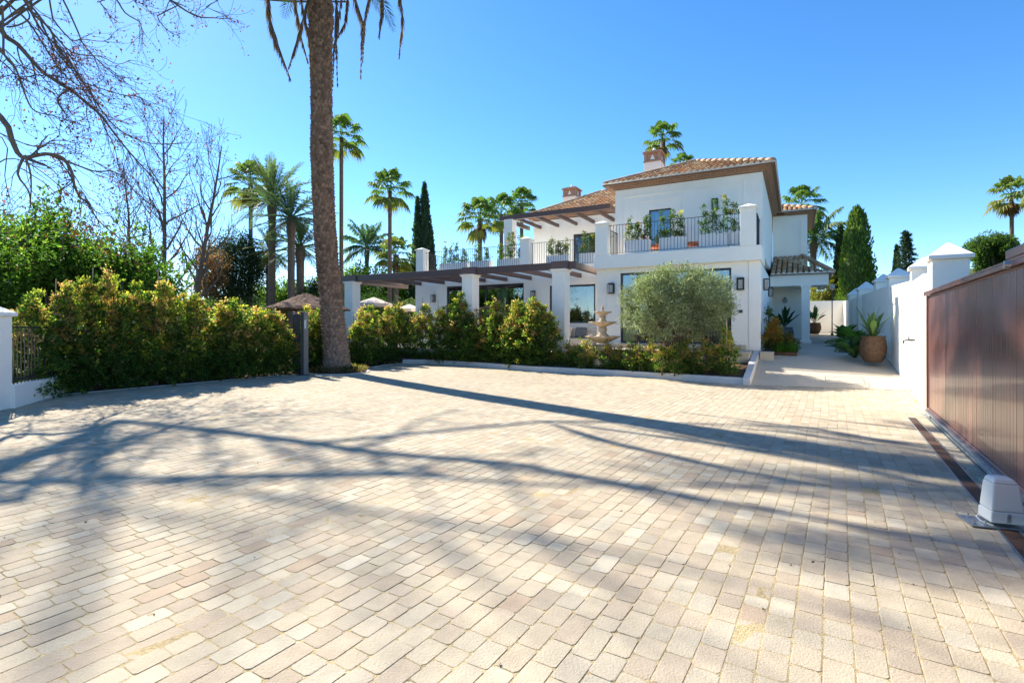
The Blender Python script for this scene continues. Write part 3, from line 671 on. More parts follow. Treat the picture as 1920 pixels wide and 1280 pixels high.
def shrub_data(h, r, n, tips=.5, stems=3, leaf=.068, base=GREEN, tipc=((.38,.33,.06),(.44,.24,.10),(.25,.29,.05),(.48,.31,.16)), lowfade=True):
    """photinia-like upright shrub: several leafy leaders"""
    Ps = []; Ds = []; Hs = []
    nl = stems+2; lead = []
    for i in range(nl):
        a = rng.random()*6.28; rr = r*.45*rng.random()**.5; lead.append((rr*cos(a), rr*sin(a), h*rng.uniform(.62,.95) if i else h))
    # clusters along leaders
    nc = int(n/26)
    k = rng.integers(0,nl,nc); lx = np.array(lead)[k]
    z = rng.beta(1.15,1.0,nc)*lx[:,2]*.97+.04
    f = z/lx[:,2]; rad = r*(.8+.3*np.sin(f*3.1)**.7)*(1-.8*f**3.2)*.85
    a = rng.random(nc)*6.283; q = rng.random(nc)**.45*rad*rng.uniform(.75,1.25,nc)
    C = np.stack([lx[:,0]+q*np.cos(a), lx[:,1]+q*np.sin(a), z],1); out = np.stack([np.cos(a)*q, np.sin(a)*q, np.full(nc,.25*r)],1)
    out /= np.linalg.norm(out,axis=1,keepdims=True)
    m_ = 26; P = np.repeat(C,m_,0)+rng.normal(0,.045,(nc*m_,3)); D = np.repeat(out,m_,0)*.9+unit(nc*m_)*.9+np.array([0,0,.25])
    f2 = np.repeat(f,m_); outer = np.repeat(q/np.maximum(rad,1e-3),m_)
    tip = rng.random(nc*m_) < tips*np.clip(.12+1.3*(f2-.25)*1.3,0.08,1)*np.clip(outer+.3,0,1)*1.5
    # clumped new growth: whole clusters go yellow / orange
    tc = np.repeat(rng.random(nc) < tips*np.clip((f-.30)*1.9,.05,1.25), m_); tip = (tip & (rng.random(nc*m_) < .22)) | (tc & (rng.random(nc*m_) < .9))
    col = pal(base,[3,3,2,1.5][:len(base)],nc*m_); tcx = np.repeat(pal(tipc,[3,2,3,1.5],nc,.15),m_,0)*(1+rng.normal(0,.15,(nc*m_,1)))
    col[tip] = tcx[tip]
    V, Fq, cc = leafquads(P, D, leaf, .5, np.clip(col,.008,.6))
    return V, Fq, cc
def stems_mesh(h, r, n=4):
    m = MB()
    for i in range(n):
        a = rng.random()*6.28; x = r*.2*cos(a); y = r*.2*sin(a)
        m.tube([(x*.3,y*.3,-.06),(x*.6,y*.6,h*.3),(x+rng.normal(0,.03),y+rng.normal(0,.03),h*.62),(x*1.3,y*1.3,h*.93)],[.016,.013,.009,.004],5)
    return m
def make_shrub(name, h, r, n, tips, label, cat='shrub', group=None, stake=False, **k):
    t = empty(name, (0,0,0), 0, label, cat, group)
    V, Fq, c = shrub_data(h, r, n, tips, **k); mesh_np('foliage', V, Fq, M['leaf'], t, c)
    stems_mesh(h, r).build('stem', M['bark'], t)
    if stake: MB().tube([(.05,-.03,-.1),(.07,-.05,h+.22)],.011,6).build('stake', M['bamboo'], t)
    return t
def place(proto, used, x, y, z, rz, sc, label, group=None, szr=1.0):
    o = proto if not used.get(proto.name) else copy_tree(proto); used[proto.name] = used.get(proto.name,0)+1
    o.location = (x,y,z); o.rotation_euler = (0,0,rz); o.scale = (sc,sc,sc*szr); o['label'] = label
    if group: o['group'] = group
    return o
used = {}
# tall hedge --------------------------------------------------------
TP = [make_shrub('hedge_shrub', 2.35, .50, 7600, tp, 'x', 'hedge shrub', 'tall orange-tipped shrubs of the hedge', stake=(i in (1,3))) for i, tp in enumerate((.5,.6,.42,.66,.54))]
hedge = []
def along(P, u):
    P = [Vector((p[0],p[1],0)) for p in P]; d = [0]
    for i in range(1,len(P)): d.append(d[-1]+(P[i]-P[i-1]).length)
    x = u*d[-1]
    for i in range(1,len(P)):
        if x <= d[i]+1e-9: return P[i-1].lerp(P[i], (x-d[i-1])/(d[i]-d[i-1]))
    return P[-1]
hl = [(-9.95,10.9),(-10.25,11.75),(-8.95,13.6),(-7.25,16.45)]
nH = 15
for i in range(nH):
    p = along(hl, i/(nH-1)); h = [.88,.93,.98,1.05,1.12,1.02,1.08,1.0,.95,.88,.9,.85,.82,.8,.78][i]
    l = ('leftmost shrub of the long hedge, dark leaved beside the iron fence' if i == 0 else 'last shrub of the long left hedge, beside the slim black entry post' if i == nH-1 else
         '%s shrub from the iron fence in the long left hedge' % ORD[i])
    place(TP[i%5], used, p.x+rng.normal(0,.05), p.y+rng.normal(0,.05), 0, rng.random()*6, 1.08, l, szr=h)
# filler row behind keeps the hedge dense
for i, (px, Y, h) in enumerate(((578,17.3,.92),(600,17.9,.9),(668,19.2,.93),(693,20.1,.96),(720,20.9,1.0),(748,21.9,1.06))):
    l = ['hedge shrub just right of the slim entry post, left of the palm trunk','hedge shrub right behind the foot of the big palm','first hedge shrub to the right of the palm trunk','second hedge shrub to the right of the palm trunk',
         'third hedge shrub to the right of the palm trunk','full shrub at the right end of the hedge beside the palm, before the gap'][i]
    place(TP[(i+2)%5], used, (px-960)/F*Y, Y, 0, rng.random()*6, 1.02, l, szr=h)
fr = [(790,21.6,.92),(826,21.0,.86),(866,20.35,1.03),(905,19.75,.84),(936,19.2,.94),(968,18.6,.92),(1003,18.0,.92),(846,20.75,.86),(888,20.0,.8),(921,19.5,.86),(952,18.95,.86),(986,18.35,.84),(1022,17.7,.8)]
for i, (px, Y, h) in enumerate(fr):
    l = ['tall shrub at the left end of the front bed, just past the gap','second tall shrub of the front bed, shorter than its neighbours','tallest orange shrub of the front bed, before the middle pergola column','narrow low shrub right of the middle pergola column',
         'yellowish shrub in the middle of the front bed row','shrub third from the right end of the tall front row, among fuller neighbours','tall shrub of the front bed just left of the right pergola column',
         'shrub squeezed in left of the tallest orange front shrub','low shrub standing right in front of the middle pergola column','shrub just left of the yellowish one in the front bed row','shrub just right of the yellowish one in the front bed row','lower shrub between two fuller ones near the right end of the tall front row','low last shrub of the tall front row, touching the right pergola column'][i]
    place(TP[(i*2+1)%5], used, (px-960)/F*Y, Y, .1, rng.random()*6, 1.12 if i != 3 else .9, l, 'tall shrubs along the front bed', szr=h)
# low young shrubs -------------------------------------------------
LPp = [make_shrub('young_shrub', 1.0, .26, 1700, .6, 'x', 'young shrub', 'small staked shrubs along the raised kerb', stake=(i < 2), leaf=.055) for i in range(4)]
low = [(1047,17.3,.6),(1066,16.9,.85),(1083,16.8,.7),(1100,16.3,.95),(1120,16.2,.7),(1143,15.9,.85),(1165,15.8,.7),(1191,15.4,.85),(1207,15.2,.75),(1226,15.0,.95),(1248,14.45,.8),(1272,14.3,.85),(1292,14.5,.95),(1312,14.2,.8),(1332,14.1,.95),(1352,14.0,.9),(1376,13.9,1.1)]
for i, (px, Y, h) in enumerate(low):
    l = 'bushy young shrub in the sharp corner of the raised kerb' if i == len(low)-1 else 'first small shrub right of the tall front shrubs, before the column' if i == 0 else '%s small shrub along the raised kerb, counted from the tall shrubs' % ORD[i]
    place(LPp[i%4], used, (px-960)/F*Y, Y+.35, .16, rng.random()*6, 1.0 if i < 16 else 1.15, l, szr=h)
# ground cover in front bed
def cover(name, pts_fn, n, label, leafc, size=.07, hz=.12, cat='ground cover', mat_='leaf', asp=.5):
    P = pts_fn(n); D = unit(n)+np.array([0,0,.8]); P = P+np.stack([np.zeros(n),np.zeros(n),rng.random(n)*hz],1)
    V, Fq, c = leafquads(P, D, size, asp, pal(leafc,[1]*len(leafc),n)); o = mesh_np(name, V, Fq, M[mat_], None, c); tag(o, label, cat, kind='stuff')
def bedpts(n):
    u = rng.random(n); q = rng.random(n)**1.6; a = np.array([(-3.6,21.3),(-1.8,20.2),(.95,17.7),(3.68,15.85),(6.0,13.75)]); b = np.array([tuple(W(-18,-2.3))[:2],tuple(W(-12,-2.3))[:2],tuple(W(-8,-2.3))[:2],tuple(W(-5,-1.9))[:2],tuple(W(-.4,-1.9))[:2]])
    ui = u*4; i = np.minimum(ui.astype(int),3); f = (ui-i)[:,None]; A = a[i]*(1-f)+a[i+1]*f; B = b[i]*(1-f)+b[i+1]*f
    nz = np.sin(A[:,0]*3.1+q*7)*np.sin(A[:,1]*2.3-q*9)
    keep = nz > -.35; X = A+(B-A)*q[:,None]; X[~keep] = X[keep][:(~keep).sum()] if keep.sum() > (~keep).sum() else X[~keep]
    return np.concatenate([X, (.14+.28*q**.8)[:,None]],1)
cover('ground_cover', bedpts, 9000, 'low leafy green ground cover between the small front shrubs', GREEN+[(.12,.16,.03)], .06, .2)
# ---------------------------------------------------------------- palms
def fan_palm(name, H, R, label, trunk_r=.16, n=30, skirt=8, lean=(0,0), yellow=0., ring=True, seed=1, group=None):
    g = np.random.default_rng(seed); t = empty(name, (0,0,0), 0, label, 'palm tree', group)
    m = MB(); pts = [(lean[0]*f*f, lean[1]*f*f, H*f) for f in (0,.1,.3,.5,.7,.85,1)]
    m.tube([Vector(p)-Vector((0,0,.3 if i == 0 else 0)) for i, p in enumerate(pts)], [trunk_r*k for k in (1.5,1.15,1,.95,.9,.88,1.0)], 12).build('trunk', M['bark'], t, smooth=True)
    top = np.array([lean[0],lean[1],H]); Vs = []; Fs = []; Cs = []; nb = 0
    dV = []; dF = []; dC = []; dn = 0
    for i in range(n+skirt):
        dead = i >= n; f = i/n
        el = radians(82-112*f+g.normal(0,8)) if not dead else radians(-72+g.normal(0,8)); az = i*2.39996+g.normal(0,.2)
        d = np.array([cos(az)*cos(el), sin(az)*cos(el), sin(el)]); plen = R*(.56+.12*g.random())*(1 if not dead else .5)
        # petiole sags
        base = top.copy(); tip = base+d*plen+np.array([0,0,-.18*plen*(1-sin(el))]); side = np.cross(d,[0,0,1]); side /= max(np.linalg.norm(side),1e-6); nrm = np.cross(side,d)
        fd = d+np.array([0,0,-.35]); fd /= np.linalg.norm(fd); nrm = np.cross(side,fd)
        segs = 20; rad = R*(.44+.08*g.random())*(1 if not dead else .75); V = []; Fq = []
        w_ = .012*R
        V += [base+side*w_, base-side*w_, tip-side*w_, tip+side*w_]; Fq.append((0,1,2,3))
        for s_ in range(segs):
            a = radians(-118+236*(s_+.5)/segs); a2 = radians(236/segs*.5)
            def dr(x): return fd*cos(x)+side*sin(x)
            l = rad*(1-.28*abs(a)/2.06)*(1+g.normal(0,.05)); c = dr(a); e1 = dr(a-a2); e2 = dr(a+a2)
            k = len(V); mid = .6; dz = np.array([0,0,-1])
            fold = nrm*rad*.04*(1 if s_%2 else -1)
            V += [tip, tip+e1*l*mid*.97+dz*l*.05+fold, tip+e2*l*mid*.97+dz*l*.05-fold, tip+c*l*.93+dz*l*(.46 if not dead else .5)+side*g.normal(0,.02)]
            Fq += [(k,k+1,k+3,k+2)]
        V = np.array(V); Fq = np.array(Fq)
        if dead: c = np.array([.20,.12,.06])*(1+g.normal(0,.15)); dV.append(V); dF.append(Fq+dn); dn += len(V); dC.append(np.tile(c,(len(V),1)))
        else:
            c = np.array([.11,.19,.04])*(1+g.normal(0,.18)); q = max(0,f-.6)*2.2+yellow*g.random()
            c = c*(1-min(q,.8))+np.array([.28,.24,.05])*min(q,.8)*.9
            Vs.append(V); Fs.append(Fq+nb); nb += len(V); Cs.append(np.tile(c,(len(V),1)))
    mesh_np('crown', np.concatenate(Vs), np.concatenate(Fs), M['palm'], t, np.concatenate(Cs))
    if dV: mesh_np('dead_fronds', np.concatenate(dV), np.concatenate(dF), M['dry'], t, np.concatenate(dC))
    return t
def frond(g, base, az, el, L, sag, lw, npair=34, col=(.05,.09,.03), vee=.5, twist=0, droopleaf=.25, width=.02, lwid=.05):
    """feather frond: curved rachis + leaflets"""
    V = []; Fq = []; p = np.array(base, float); d = np.array([cos(az)*cos(el), sin(az)*cos(el), sin(el)]); st = L/npair; pts = [p.copy()]; ds = [d.copy()]
    for i in range(npair):
        d = d+np.array([0,0,-1])*sag*st*(.4+1.2*i/npair); d /= np.linalg.norm(d); p = p+d*st; pts.append(p.copy()); ds.append(d.copy())
    side = np.cross(ds[0],[0,0,1]); side /= max(np.linalg.norm(side),1e-6)
    for i in range(npair):
        f = i/npair; nr = np.cross(side,ds[i]); rw = width*(1-.8*f)
        k = len(V); V += [pts[i]+side*rw, pts[i]-side*rw, pts[i+1]-side*rw, pts[i+1]+side*rw]; Fq.append((k,k+1,k+2,k+3))
        k = len(V); V += [pts[i]+nr*rw, pts[i]-nr*rw, pts[i+1]-nr*rw, pts[i+1]+nr*rw]; Fq.append((k,k+1,k+2,k+3))
        if f < .12: continue
        ll = lw*(sin(pi*min(1,(f-.08)/.92))**.55)*(1+g.normal(0,.08))+.04*lw
        for sgn in (-1,1):
            for rep in (0,.5):
                b = pts[i]*(1-rep)+pts[i+1]*rep
                a = side*sgn*(.75)+ds[i]*(.75)+nr*vee*(.6+g.normal(0,.25))+g.normal(0,.07,3); a /= np.linalg.norm(a)
                e = b+a*ll+np.array([0,0,-1])*ll*droopleaf; m_ = b+a*ll*.45; wv = ds[i]*ll*lwid
                k = len(V); V += [b, m_+wv, e, m_-wv]; Fq.append((k,k+1,k+2,k+3))
    return np.array(V), np.array(Fq)
def feather_palm(name, H, R, label, trunk_r=.22, n=46, sag=.35, seed=1, lw=None, col=(.05,.09,.035), dead=0, droopleaf=.25, lean=(0,0), elmax=85, elmin=-35, group=None, npair=21):
    g = np.random.default_rng(seed); t = empty(name, (0,0,0), 0, label, 'palm tree', group); lw = lw or R*.24
    m = MB(); pts = [Vector((lean[0]*f*f, lean[1]*f*f, H*f-(.3 if f == 0 else 0))) for f in (0,.1,.3,.5,.7,.85,.93,1)]
    m.tube(pts, [trunk_r*k for k in (1.4,1.1,1,.98,.98,1.0,1.35,1.1)], 12).build('trunk', M['bark'], t, smooth=True)
    Vs = []; Fs = []; Cs = []; nb = 0
    for i in range(n):
        f = i/n; el = radians(elmax-(elmax-elmin)*f**.9+g.normal(0,5)); az = i*2.39996+g.normal(0,.15)
        V, Fq = frond(g, (lean[0],lean[1],H), az, el, R*(.85+.25*g.random())*(1 if f > .15 else .8), sag/R*1.6*(.7+.6*g.random()), lw, npair=npair, droopleaf=droopleaf, width=.014*R, lwid=.085)
        c = np.array(col)*(1+g.normal(0,.18)); q = max(0,f-.75)*1.6; c = c*(1-q)+np.array([.2,.17,.05])*q
        Vs.append(V); Fs.append(Fq+nb); nb += len(V); Cs.append(np.tile(c,(len(V),1))*(1+g.normal(0,.1,(len(V),1))))
    mesh_np('crown', np.concatenate(Vs), np.concatenate(Fs), M['palm'], t, np.clip(np.concatenate(Cs),.01,.5))
    return t
def put(o, px, Y, z=0, rz=0): o.location = ((px-960)/F*Y, Y, z); o.rotation_euler = (0,0,rz); return o
def hz(py, Y): return CZ+(HZ-py)/F*Y
# main palm -----------------------------------------------------------
def main_palm():
    bx, by = -5.85, 17.15; t = empty('palm_tree', (bx,by,0), 0, 'huge date palm with thick rough brown trunk at the edge of the forecourt', 'palm tree')
    H = 15.2; nz_ = 900; na = 102; z = np.linspace(-.05,H,nz_)
    # centreline px measured from the photograph's outline: slight S bend
    zc_ = np.array([0,.6,2,3.5,5,7,9,11,12.5,15.2]); xc_ = np.array([.02,0,-.15,-.29,-.40,-.48,-.50,-.52,-.53,-.5]); rc_ = np.array([.45,.385,.345,.335,.33,.33,.315,.325,.35,.41])
    cx = np.interp(z,zc_,xc_); rr = np.interp(z,zc_,rc_)*(1+.02*np.sin(z*1.9)+.015*np.sin(z*4.3+1))
    A, Z = np.meshgrid(np.linspace(0,2*pi,na,endpoint=False), z)
    u = A/(2*pi)*17; vv = Z/.105
    row = np.floor(vv); uu = u+.5*(row%2)+.18*np.sin(row*1.7); fu = uu-np.floor(uu); fv = vv-row
    hsh = np.modf(np.abs(np.sin((np.floor(uu)%17)*12.9898+row*78.233)*43758.5))[0]
    bump = (1-np.abs(2*fu-1)**2.2)*(.25+.75*fv)*(.032+.040*hsh)*(1-.3*np.clip(1-Z/1.0,0,1))
    bump += np.where(Z > 10.2, .05*hsh*np.clip((Z-10.2)/2,0,1), 0)
    Rr = rr[:,None]+bump
    V = np.stack([cx[:,None]+Rr*np.cos(A), Rr*np.sin(A), Z],2).reshape(-1,3)
    i = np.arange(nz_-1)[:,None]*na; k = np.arange(na)[None,:]; F4 = np.stack([i+k, i+(k+1)%na, i+na+(k+1)%na, i+na+k],2).reshape(-1,4)
    c1 = np.array([.12,.07,.045]); c2 = np.array([.34,.21,.14]); q = (hsh*.75+.25*rng.random(hsh.shape))[:,:,None]; lowg = np.clip(1-Z/3.2,0,1)[:,:,None]*.75
    col = (c1*(1-q)+c2*q)*(1-lowg)+np.array([.27,.215,.165])*lowg*(.8+.3*q)
    mesh_np('trunk', V, F4, M['trunk'], t, col.reshape(-1,3), smooth=False)
    g = np.random.default_rng(5); Vs = []; Fs = []; Cs = []; nb = 0
    for i in range(74):
        f = i/74; el = radians(80-100*f**.85+g.normal(0,5)); az = i*2.39996+g.normal(0,.12)
        V, Fq = frond(g, (-.4,0,H+.2), az, el, 4.1*(.9+.2*g.random()), .17*(.8+.5*g.random()), .5, npair=50, width=.035, droopleaf=.2)
        # keep the dry skirt separate
        c = np.array([.055,.09,.032])*(1+g.normal(0,.15)); Vs.append(V); Fs.append(Fq+nb); nb += len(V); Cs.append(np.tile(c,(len(V),1)))
    mesh_np('crown', np.concatenate(Vs), np.concatenate(Fs), M['palm'], t, np.clip(np.concatenate(Cs),.01,.5))
    # hanging dead fronds
    m = MB()
    Vs = []; Fs = []; Cs = []; nb = 0
    def hang(pts, wd, n=150, seed=0):
        nonlocal nb
        g = np.random.default_rng(seed); P = np.array(pts, float); seg = np.linspace(0,len(P)-1,40); X = np.stack([np.interp(seg,np.arange(len(P)),P[:,j]) for j in range(3)],1)
        dirs = np.gradient(X,axis=0); dirs /= np.linalg.norm(dirs,axis=1,keepdims=True)
        V = []; Fq = []
        for i in range(39):
            rw = .028*(1-.7*i/39); s_ = np.cross(dirs[i],[0,1,0.1]); s_ /= np.linalg.norm(s_); nn = np.cross(s_,dirs[i])
            for ax in (s_,nn): k = len(V); V += [X[i]+ax*rw, X[i]-ax*rw, X[i+1]-ax*rw, X[i+1]+ax*rw]; Fq.append((k,k+1,k+2,k+3))
        for j in range(n):
            i = g.integers(3,39); f = i/39; ll = wd*(.35+.65*sin(pi*min(1,f+.12))**.5)*(.7+.5*g.random()); rnd_ = unit(1)[0]*.28
            a = dirs[i]*.55+np.array([0,0,-.75])+rnd_*1.0; a /= np.linalg.norm(a); b = X[i]; s_ = np.cross(a, unit(1)[0]); s_ /= np.linalg.norm(s_)
            k = len(V); V += [b, b+a*ll*.5+s_*.015, b+a*ll, b+a*ll*.5-s_*.015]; Fq.append((k,k+1,k+2,k+3))
        V = np.array(V); c = np.array([.25,.165,.11])*(1+g.normal(0,.12)); Vs.append(V); Fs.append(np.array(Fq)+nb); nb += len(V); Cs.append(np.tile(c,(len(V),1))*(1+g.normal(0,.2,(len(V),1))))
    def L(px, py, dy): p = at(px, py, by+dy); return (p.x-bx, p.y-by, p.z)
    top = (-.4,0,H)
    hs = [((498,-60),(505,30),(520,80),(545,150),.6,-.9),((530,-120),(553,0),(562,60),(578,118),.5,.6),((590,-60),(578,0),(558,70),(541,128),.5,-.6),((560,-120),(566,10),(580,70),(585,150),.4,-.5),
          ((640,-120),(652,-10),(648,40),(622,90),.4,.5),((618,-100),(632,10),(630,60),(633,165),.45,-.5),((648,-60),(636,30),(626,90),(624,165),.3,-.4),
          ((650,-150),(664,-10),(680,40),(676,150),.6,.8),((720,-150),(693,-10),(683,40),(680,120),.4,.3),((700,-180),(717,-20),(716,20),(710,70),.5,-.7),((730,-200),(748,-20),(755,40),(748,110),.55,.9),((598,-80),(594,-20),(596,30),(598,72),.12,-.62)]
    for q, (a,b,c,d,wd,dy) in enumerate(hs):
        hang([top, L(*a,dy), L(*b,dy), L(*c,dy), L(*d,dy)], wd, 420, q)
    mesh_np('dead_fronds', np.concatenate(Vs), np.concatenate(Fs), M['dry'], t, np.clip(np.concatenate(Cs),.02,.5))
main_palm()
def ringpts(n):
    a = rng.random(n)*6.283; r = .42+rng.random(n)**1.3*.55; return np.stack([-5.85+r*np.cos(a)*1.05, 17.15+r*np.sin(a)*.8, .03+0*r],1)
cover('weeds', ringpts, 2600, 'dry grass and small weeds round the foot of the big palm', [(.05,.08,.02),(.20,.12,.06),(.28,.17,.09),(.08,.10,.03)], .13, .12, 'weeds', asp=.14)
# background palms ------------------------------------------------------
FP = [(640,258,31,1.55,'tall slender fan palm just right of the big palm trunk, crown half behind it',.13,0,.0),
      (731,358,37,1.85,'slender fan palm left of the pointed cypress, round crown on a thin trunk',.15,0,0),
      (742,478,40,1.75,'short yellowish fan palm in front of the slender palm, left of the cypress',.25,2,.5),
      (470,345,38,2.0,'fan palm with a brown skirt of dead fronds, leftmost of the palm group',.16,18,.2),
      (900,412,44,2.25,'bushy fan palm behind the roof terrace, left of the pair',.2,6,.15),
      (940,402,48,2.2,'dark fan palm behind the upper pergola column',.2,0,0),
      (978,385,52,2.1,'fan palm rising behind the upper pergola beam',.2,0,.05),
      (1243,262,42,1.7,'fan palm standing up behind the right chimney',.2,6,.1),
      (1280,312,46,1.4,'lower fan palm crown showing over the tiled roof right of the chimney',.2,0,0),
      (1503,385,42,2.0,'fan palm rising behind the side wing of the villa',.2,4,.1),
      (1897,368,46,2.1,'fan palm on a bare trunk at the far right above the gate',.17,10,.4),
      (1975,345,40,2.0,'fan palm partly cut off by the right edge of the picture',.17,4,.2)]
for i, (px, py, Y, R_, lab, tr, sk, ye) in enumerate(FP):
    H = hz(py, Y); put(fan_palm('fan_palm', H, R_, lab, tr, 32, sk, (0,0), ye, seed=i+3, group='fan palms around the villa'), px, Y, 0, i*1.3)
put(feather_palm('date_palm', hz(372,30), 3.0, 'tall date palm with stiff grey green fronds, highest of the left group', .20, 42, .25, 11, col=(.12,.165,.075), lw=.42), 510, 30)
put(feather_palm('date_palm', hz(408,28), 2.5, 'date palm between the tallest one and the big trunk', .19, 40, .3, 12, col=(.10,.155,.085), lw=.4), 546, 28)
put(feather_palm('date_palm', hz(472,34), 1.9, 'small yellow green date palm low behind the two tall ones', .2, 40, .5, 13, col=(.24,.23,.05), lw=.36, elmin=-50), 505, 34)
put(feather_palm('date_palm', hz(462,30), 2.2, 'short date palm half hidden behind the big palm trunk', .22, 36, .35, 14, col=(.09,.15,.06), lw=.36), 563, 30)
put(feather_palm('queen_palm', hz(465,44), 2.6, 'feathery queen palm with drooping blue green fronds above the low pergola', .17, 26, .55, 15, col=(.10,.165,.09), lw=.7, droopleaf=.7, elmin=-20), 688, 44)
put(feather_palm('queen_palm', hz(448,38), 2.7, 'queen palm with long drooping fronds right of the side wing', .2, 26, .5, 16, col=(.08,.14,.05), lw=.75, droopleaf=.75, elmin=-25), 1525, 38)
put(feather_palm('dwarf_palm', hz(545,36), 1.5, 'low yellowing palm clump behind the garden wall under the cypress', .15, 30, .5, 17, col=(.20,.19,.03), lw=.4, elmin=-40), 1553, 36)
# cypresses --------------------------------------------------------------
def cypress(H, Rm, label, n=16000, col=((.035,.065,.028),(.05,.085,.035),(.025,.045,.02)), prof=None, seed=1, name='cypress', humps=0, leaf=.22, taper=1.0):
    g = np.random.default_rng(seed); t = empty(name, (0,0,0), 0, label, 'cypress tree')
    spires = [(0,0,H,Rm)]+[((Rm*.55)*cos(a), (Rm*.55)*sin(a), H*g.uniform(.6,.93), Rm*.6) for a in g.random(humps)*6.28]
    Vs = []; m = MB(); Ps = []; Ds = []
    tot = sum(s_[3] for s_ in spires)
    for (sx, sy, hh, rm) in spires:
        k = int(n*rm/tot); f = g.random(k)**.85; a = g.random(k)*6.283
        pr = np.where(f < .12, .75+f*2, 1.0)*(1-f**(1.5/taper))**(.75*taper)
        pr = rm*pr*(1+.12*np.sin(a*5+f*20)+.10*np.sin(a*9-f*45)); q = pr*(.82+.25*g.random(k))
        Ps.append(np.stack([sx+q*np.cos(a), sy+q*np.sin(a), f*hh*.985+.1],1)); Ds.append(np.stack([np.cos(a)*.35, np.sin(a)*.35, np.full(k,1.0)],1)+g.normal(0,.22,(k,3)))
        fs = np.linspace(0,1,16); m.lathe([(max(.01,rm*.86*(.75+fi*2 if fi < .12 else 1)*(1-fi**(1.5/taper))**(.75*taper)), fi*hh*.96+.1) for fi in fs], (sx,sy,0), 12)
    P = np.concatenate(Ps); D = np.concatenate(Ds); V, Fq, c = leafquads(P, D, leaf, .38, pal(col,[1]*len(col),len(P),.22)); n0 = len(V)
    mv = np.array([tuple(p) for p in m.v]); fq = np.array([f for f in m.f if len(f) == 4])+n0
    V = np.concatenate([V,mv]); c = np.concatenate([c, np.tile(np.array(col[2]),(len(mv),1))])
    mesh_np('crown', V, [Fq, fq], M['needle'], t, c); MB().tube([(0,0,-.3),(0,0,H*.3)],[.22,.16],8).build('trunk', M['bark'], t)
    return t
put(cypress(hz(343,42), 1.05, 'pointed dark cypress behind the left end of the roof terrace', seed=1, humps=3, col=((.04,.085,.045),(.055,.11,.05),(.03,.065,.035))), 796, 42)
put(cypress(hz(390,33), 1.02, 'broad bright green cypress right of the porch', seed=2, humps=4, col=((.12,.19,.03),(.16,.23,.04),(.07,.12,.025)), taper=.72), 1607, 33)
put(cypress(hz(428,36), .55, 'thin dark cypress tucked behind the broad one', seed=3, n=8000, col=((.04,.08,.035),(.05,.095,.04),(.03,.055,.025))), 1576, 36)
put(cypress(hz(462,60), .55, 'tiny thin cypress left of the spiky conifer beyond the wall', seed=4, n=5000, leaf=.3), 1681, 60)
def conifer(H, Rm, label):
    g = np.random.default_rng(9); t = empty('conifer', (0,0,0), 0, label, 'conifer tree'); MB().tube([(0,0,-.3),(0,0,H)],[.2,.03],8).build('trunk', M['bark'], t)
    P = []; D = []
    for i in range(120):
        f = i/120; z = H*(.25+.74*f); L = Rm*(1-f)**.8*(.7+.5*g.random())+.12; a = i*2.4
        for q in np.linspace(.1,1,24): P.append((L*q*cos(a), L*q*sin(a), z-.25*L*q+.1*q*q)); D.append((cos(a)*.6,sin(a)*.6,.5))
    P = np.repeat(np.array(P),4,0)+g.normal(0,.05,(len(P)*4,3)); D = np.repeat(np.array(D),4,0)+g.normal(0,.5,(len(D)*4,3))
    V, Fq, c = leafquads(P, D, .22, .3, pal([(.035,.065,.04),(.05,.085,.045)],[1,1],len(P))); mesh_np('crown', V, Fq, M['needle'], t, c); return t
put(conifer(hz(433,55), 1.9, 'spiky dark conifer above the garden wall, right of the cypresses'), 1699, 55)
# broadleaf crowns ----------------------------------------------------------
def bush_tree(name, H, rx, ry, z0, label, n, leaf, cols, pr=None, seed=1, clumps=60, cat='tree', trunk=True, rough=.35, trunk_r=.12, shape=1.0, asp=.45, mat_='leaf', spike=0., core=False, barkm='bark', limb=True):
    g = np.random.default_rng(seed); t = empty(name, (0,0,0), 0, label, cat); cz = (H+z0)/2; hz_ = (H-z0)/2
    d = g.normal(0,1,(clumps,3)); d /= np.linalg.norm(d,axis=1,keepdims=True); q = g.random(clumps)**.33*(1-rough*.5*g.random(clumps))
    C = d*q[:,None]*np.array([rx,ry,hz_])*.82+np.array([0,0,cz]); cr = min(rx,hz_)*g.uniform(.22,.42,clumps)*(60/clumps)**.33
    k = g.integers(0,clumps,n); dd = g.normal(0,1,(n,3)); dd /= np.linalg.norm(dd,axis=1,keepdims=True); rr = cr[k]*(g.random(n)**.4)
    P = C[k]+dd*rr[:,None]
    if spike:
        ns = int(n*.18); ks = g.integers(0,clumps,90); tp = C[ks]+d[ks]*cr[ks][:,None]*.8; j = g.integers(0,90,ns); f = g.random(ns)
        P2 = tp[j]+(d[ks][j]*.5+np.array([0,0,.8]))*(f*spike)[:,None]+g.normal(0,.05,(ns,3)); P = np.concatenate([P,P2]); dd = np.concatenate([dd, d[ks][j]+np.array([0,0,.5])])
    D = dd*.7+unit(len(P))*.8; cc = np.array(cols); hue = g.normal(0,.16,clumps)
    col = pal(cols, pr or [1]*len(cols), len(P), .2); col[:n] *= (1+hue[k])[:,None]
    V, Fq, c = leafquads(P, D, leaf, asp, np.clip(col,.006,.5)); mesh_np('crown', V, Fq, M[mat_], t, c)
    if trunk:
        m = MB(); zt = max(z0*.9, .3)
        m.tube([(0,0,-.25),(g.normal(0,.04),g.normal(0,.04),zt*.6),(0,0,zt+.2)],[trunk_r*1.35,trunk_r,trunk_r*.85],10)
        if limb:
            for q_ in range(min(9,clumps)): e = C[q_]; m.tube([(0,0,zt*.85),(e[0]*.4,e[1]*.4,zt+(e[2]-zt)*.5),tuple(e)],[trunk_r*.6,trunk_r*.35,.012],6)
        m.build('trunk', M[barkm], t, smooth=True)
    return t
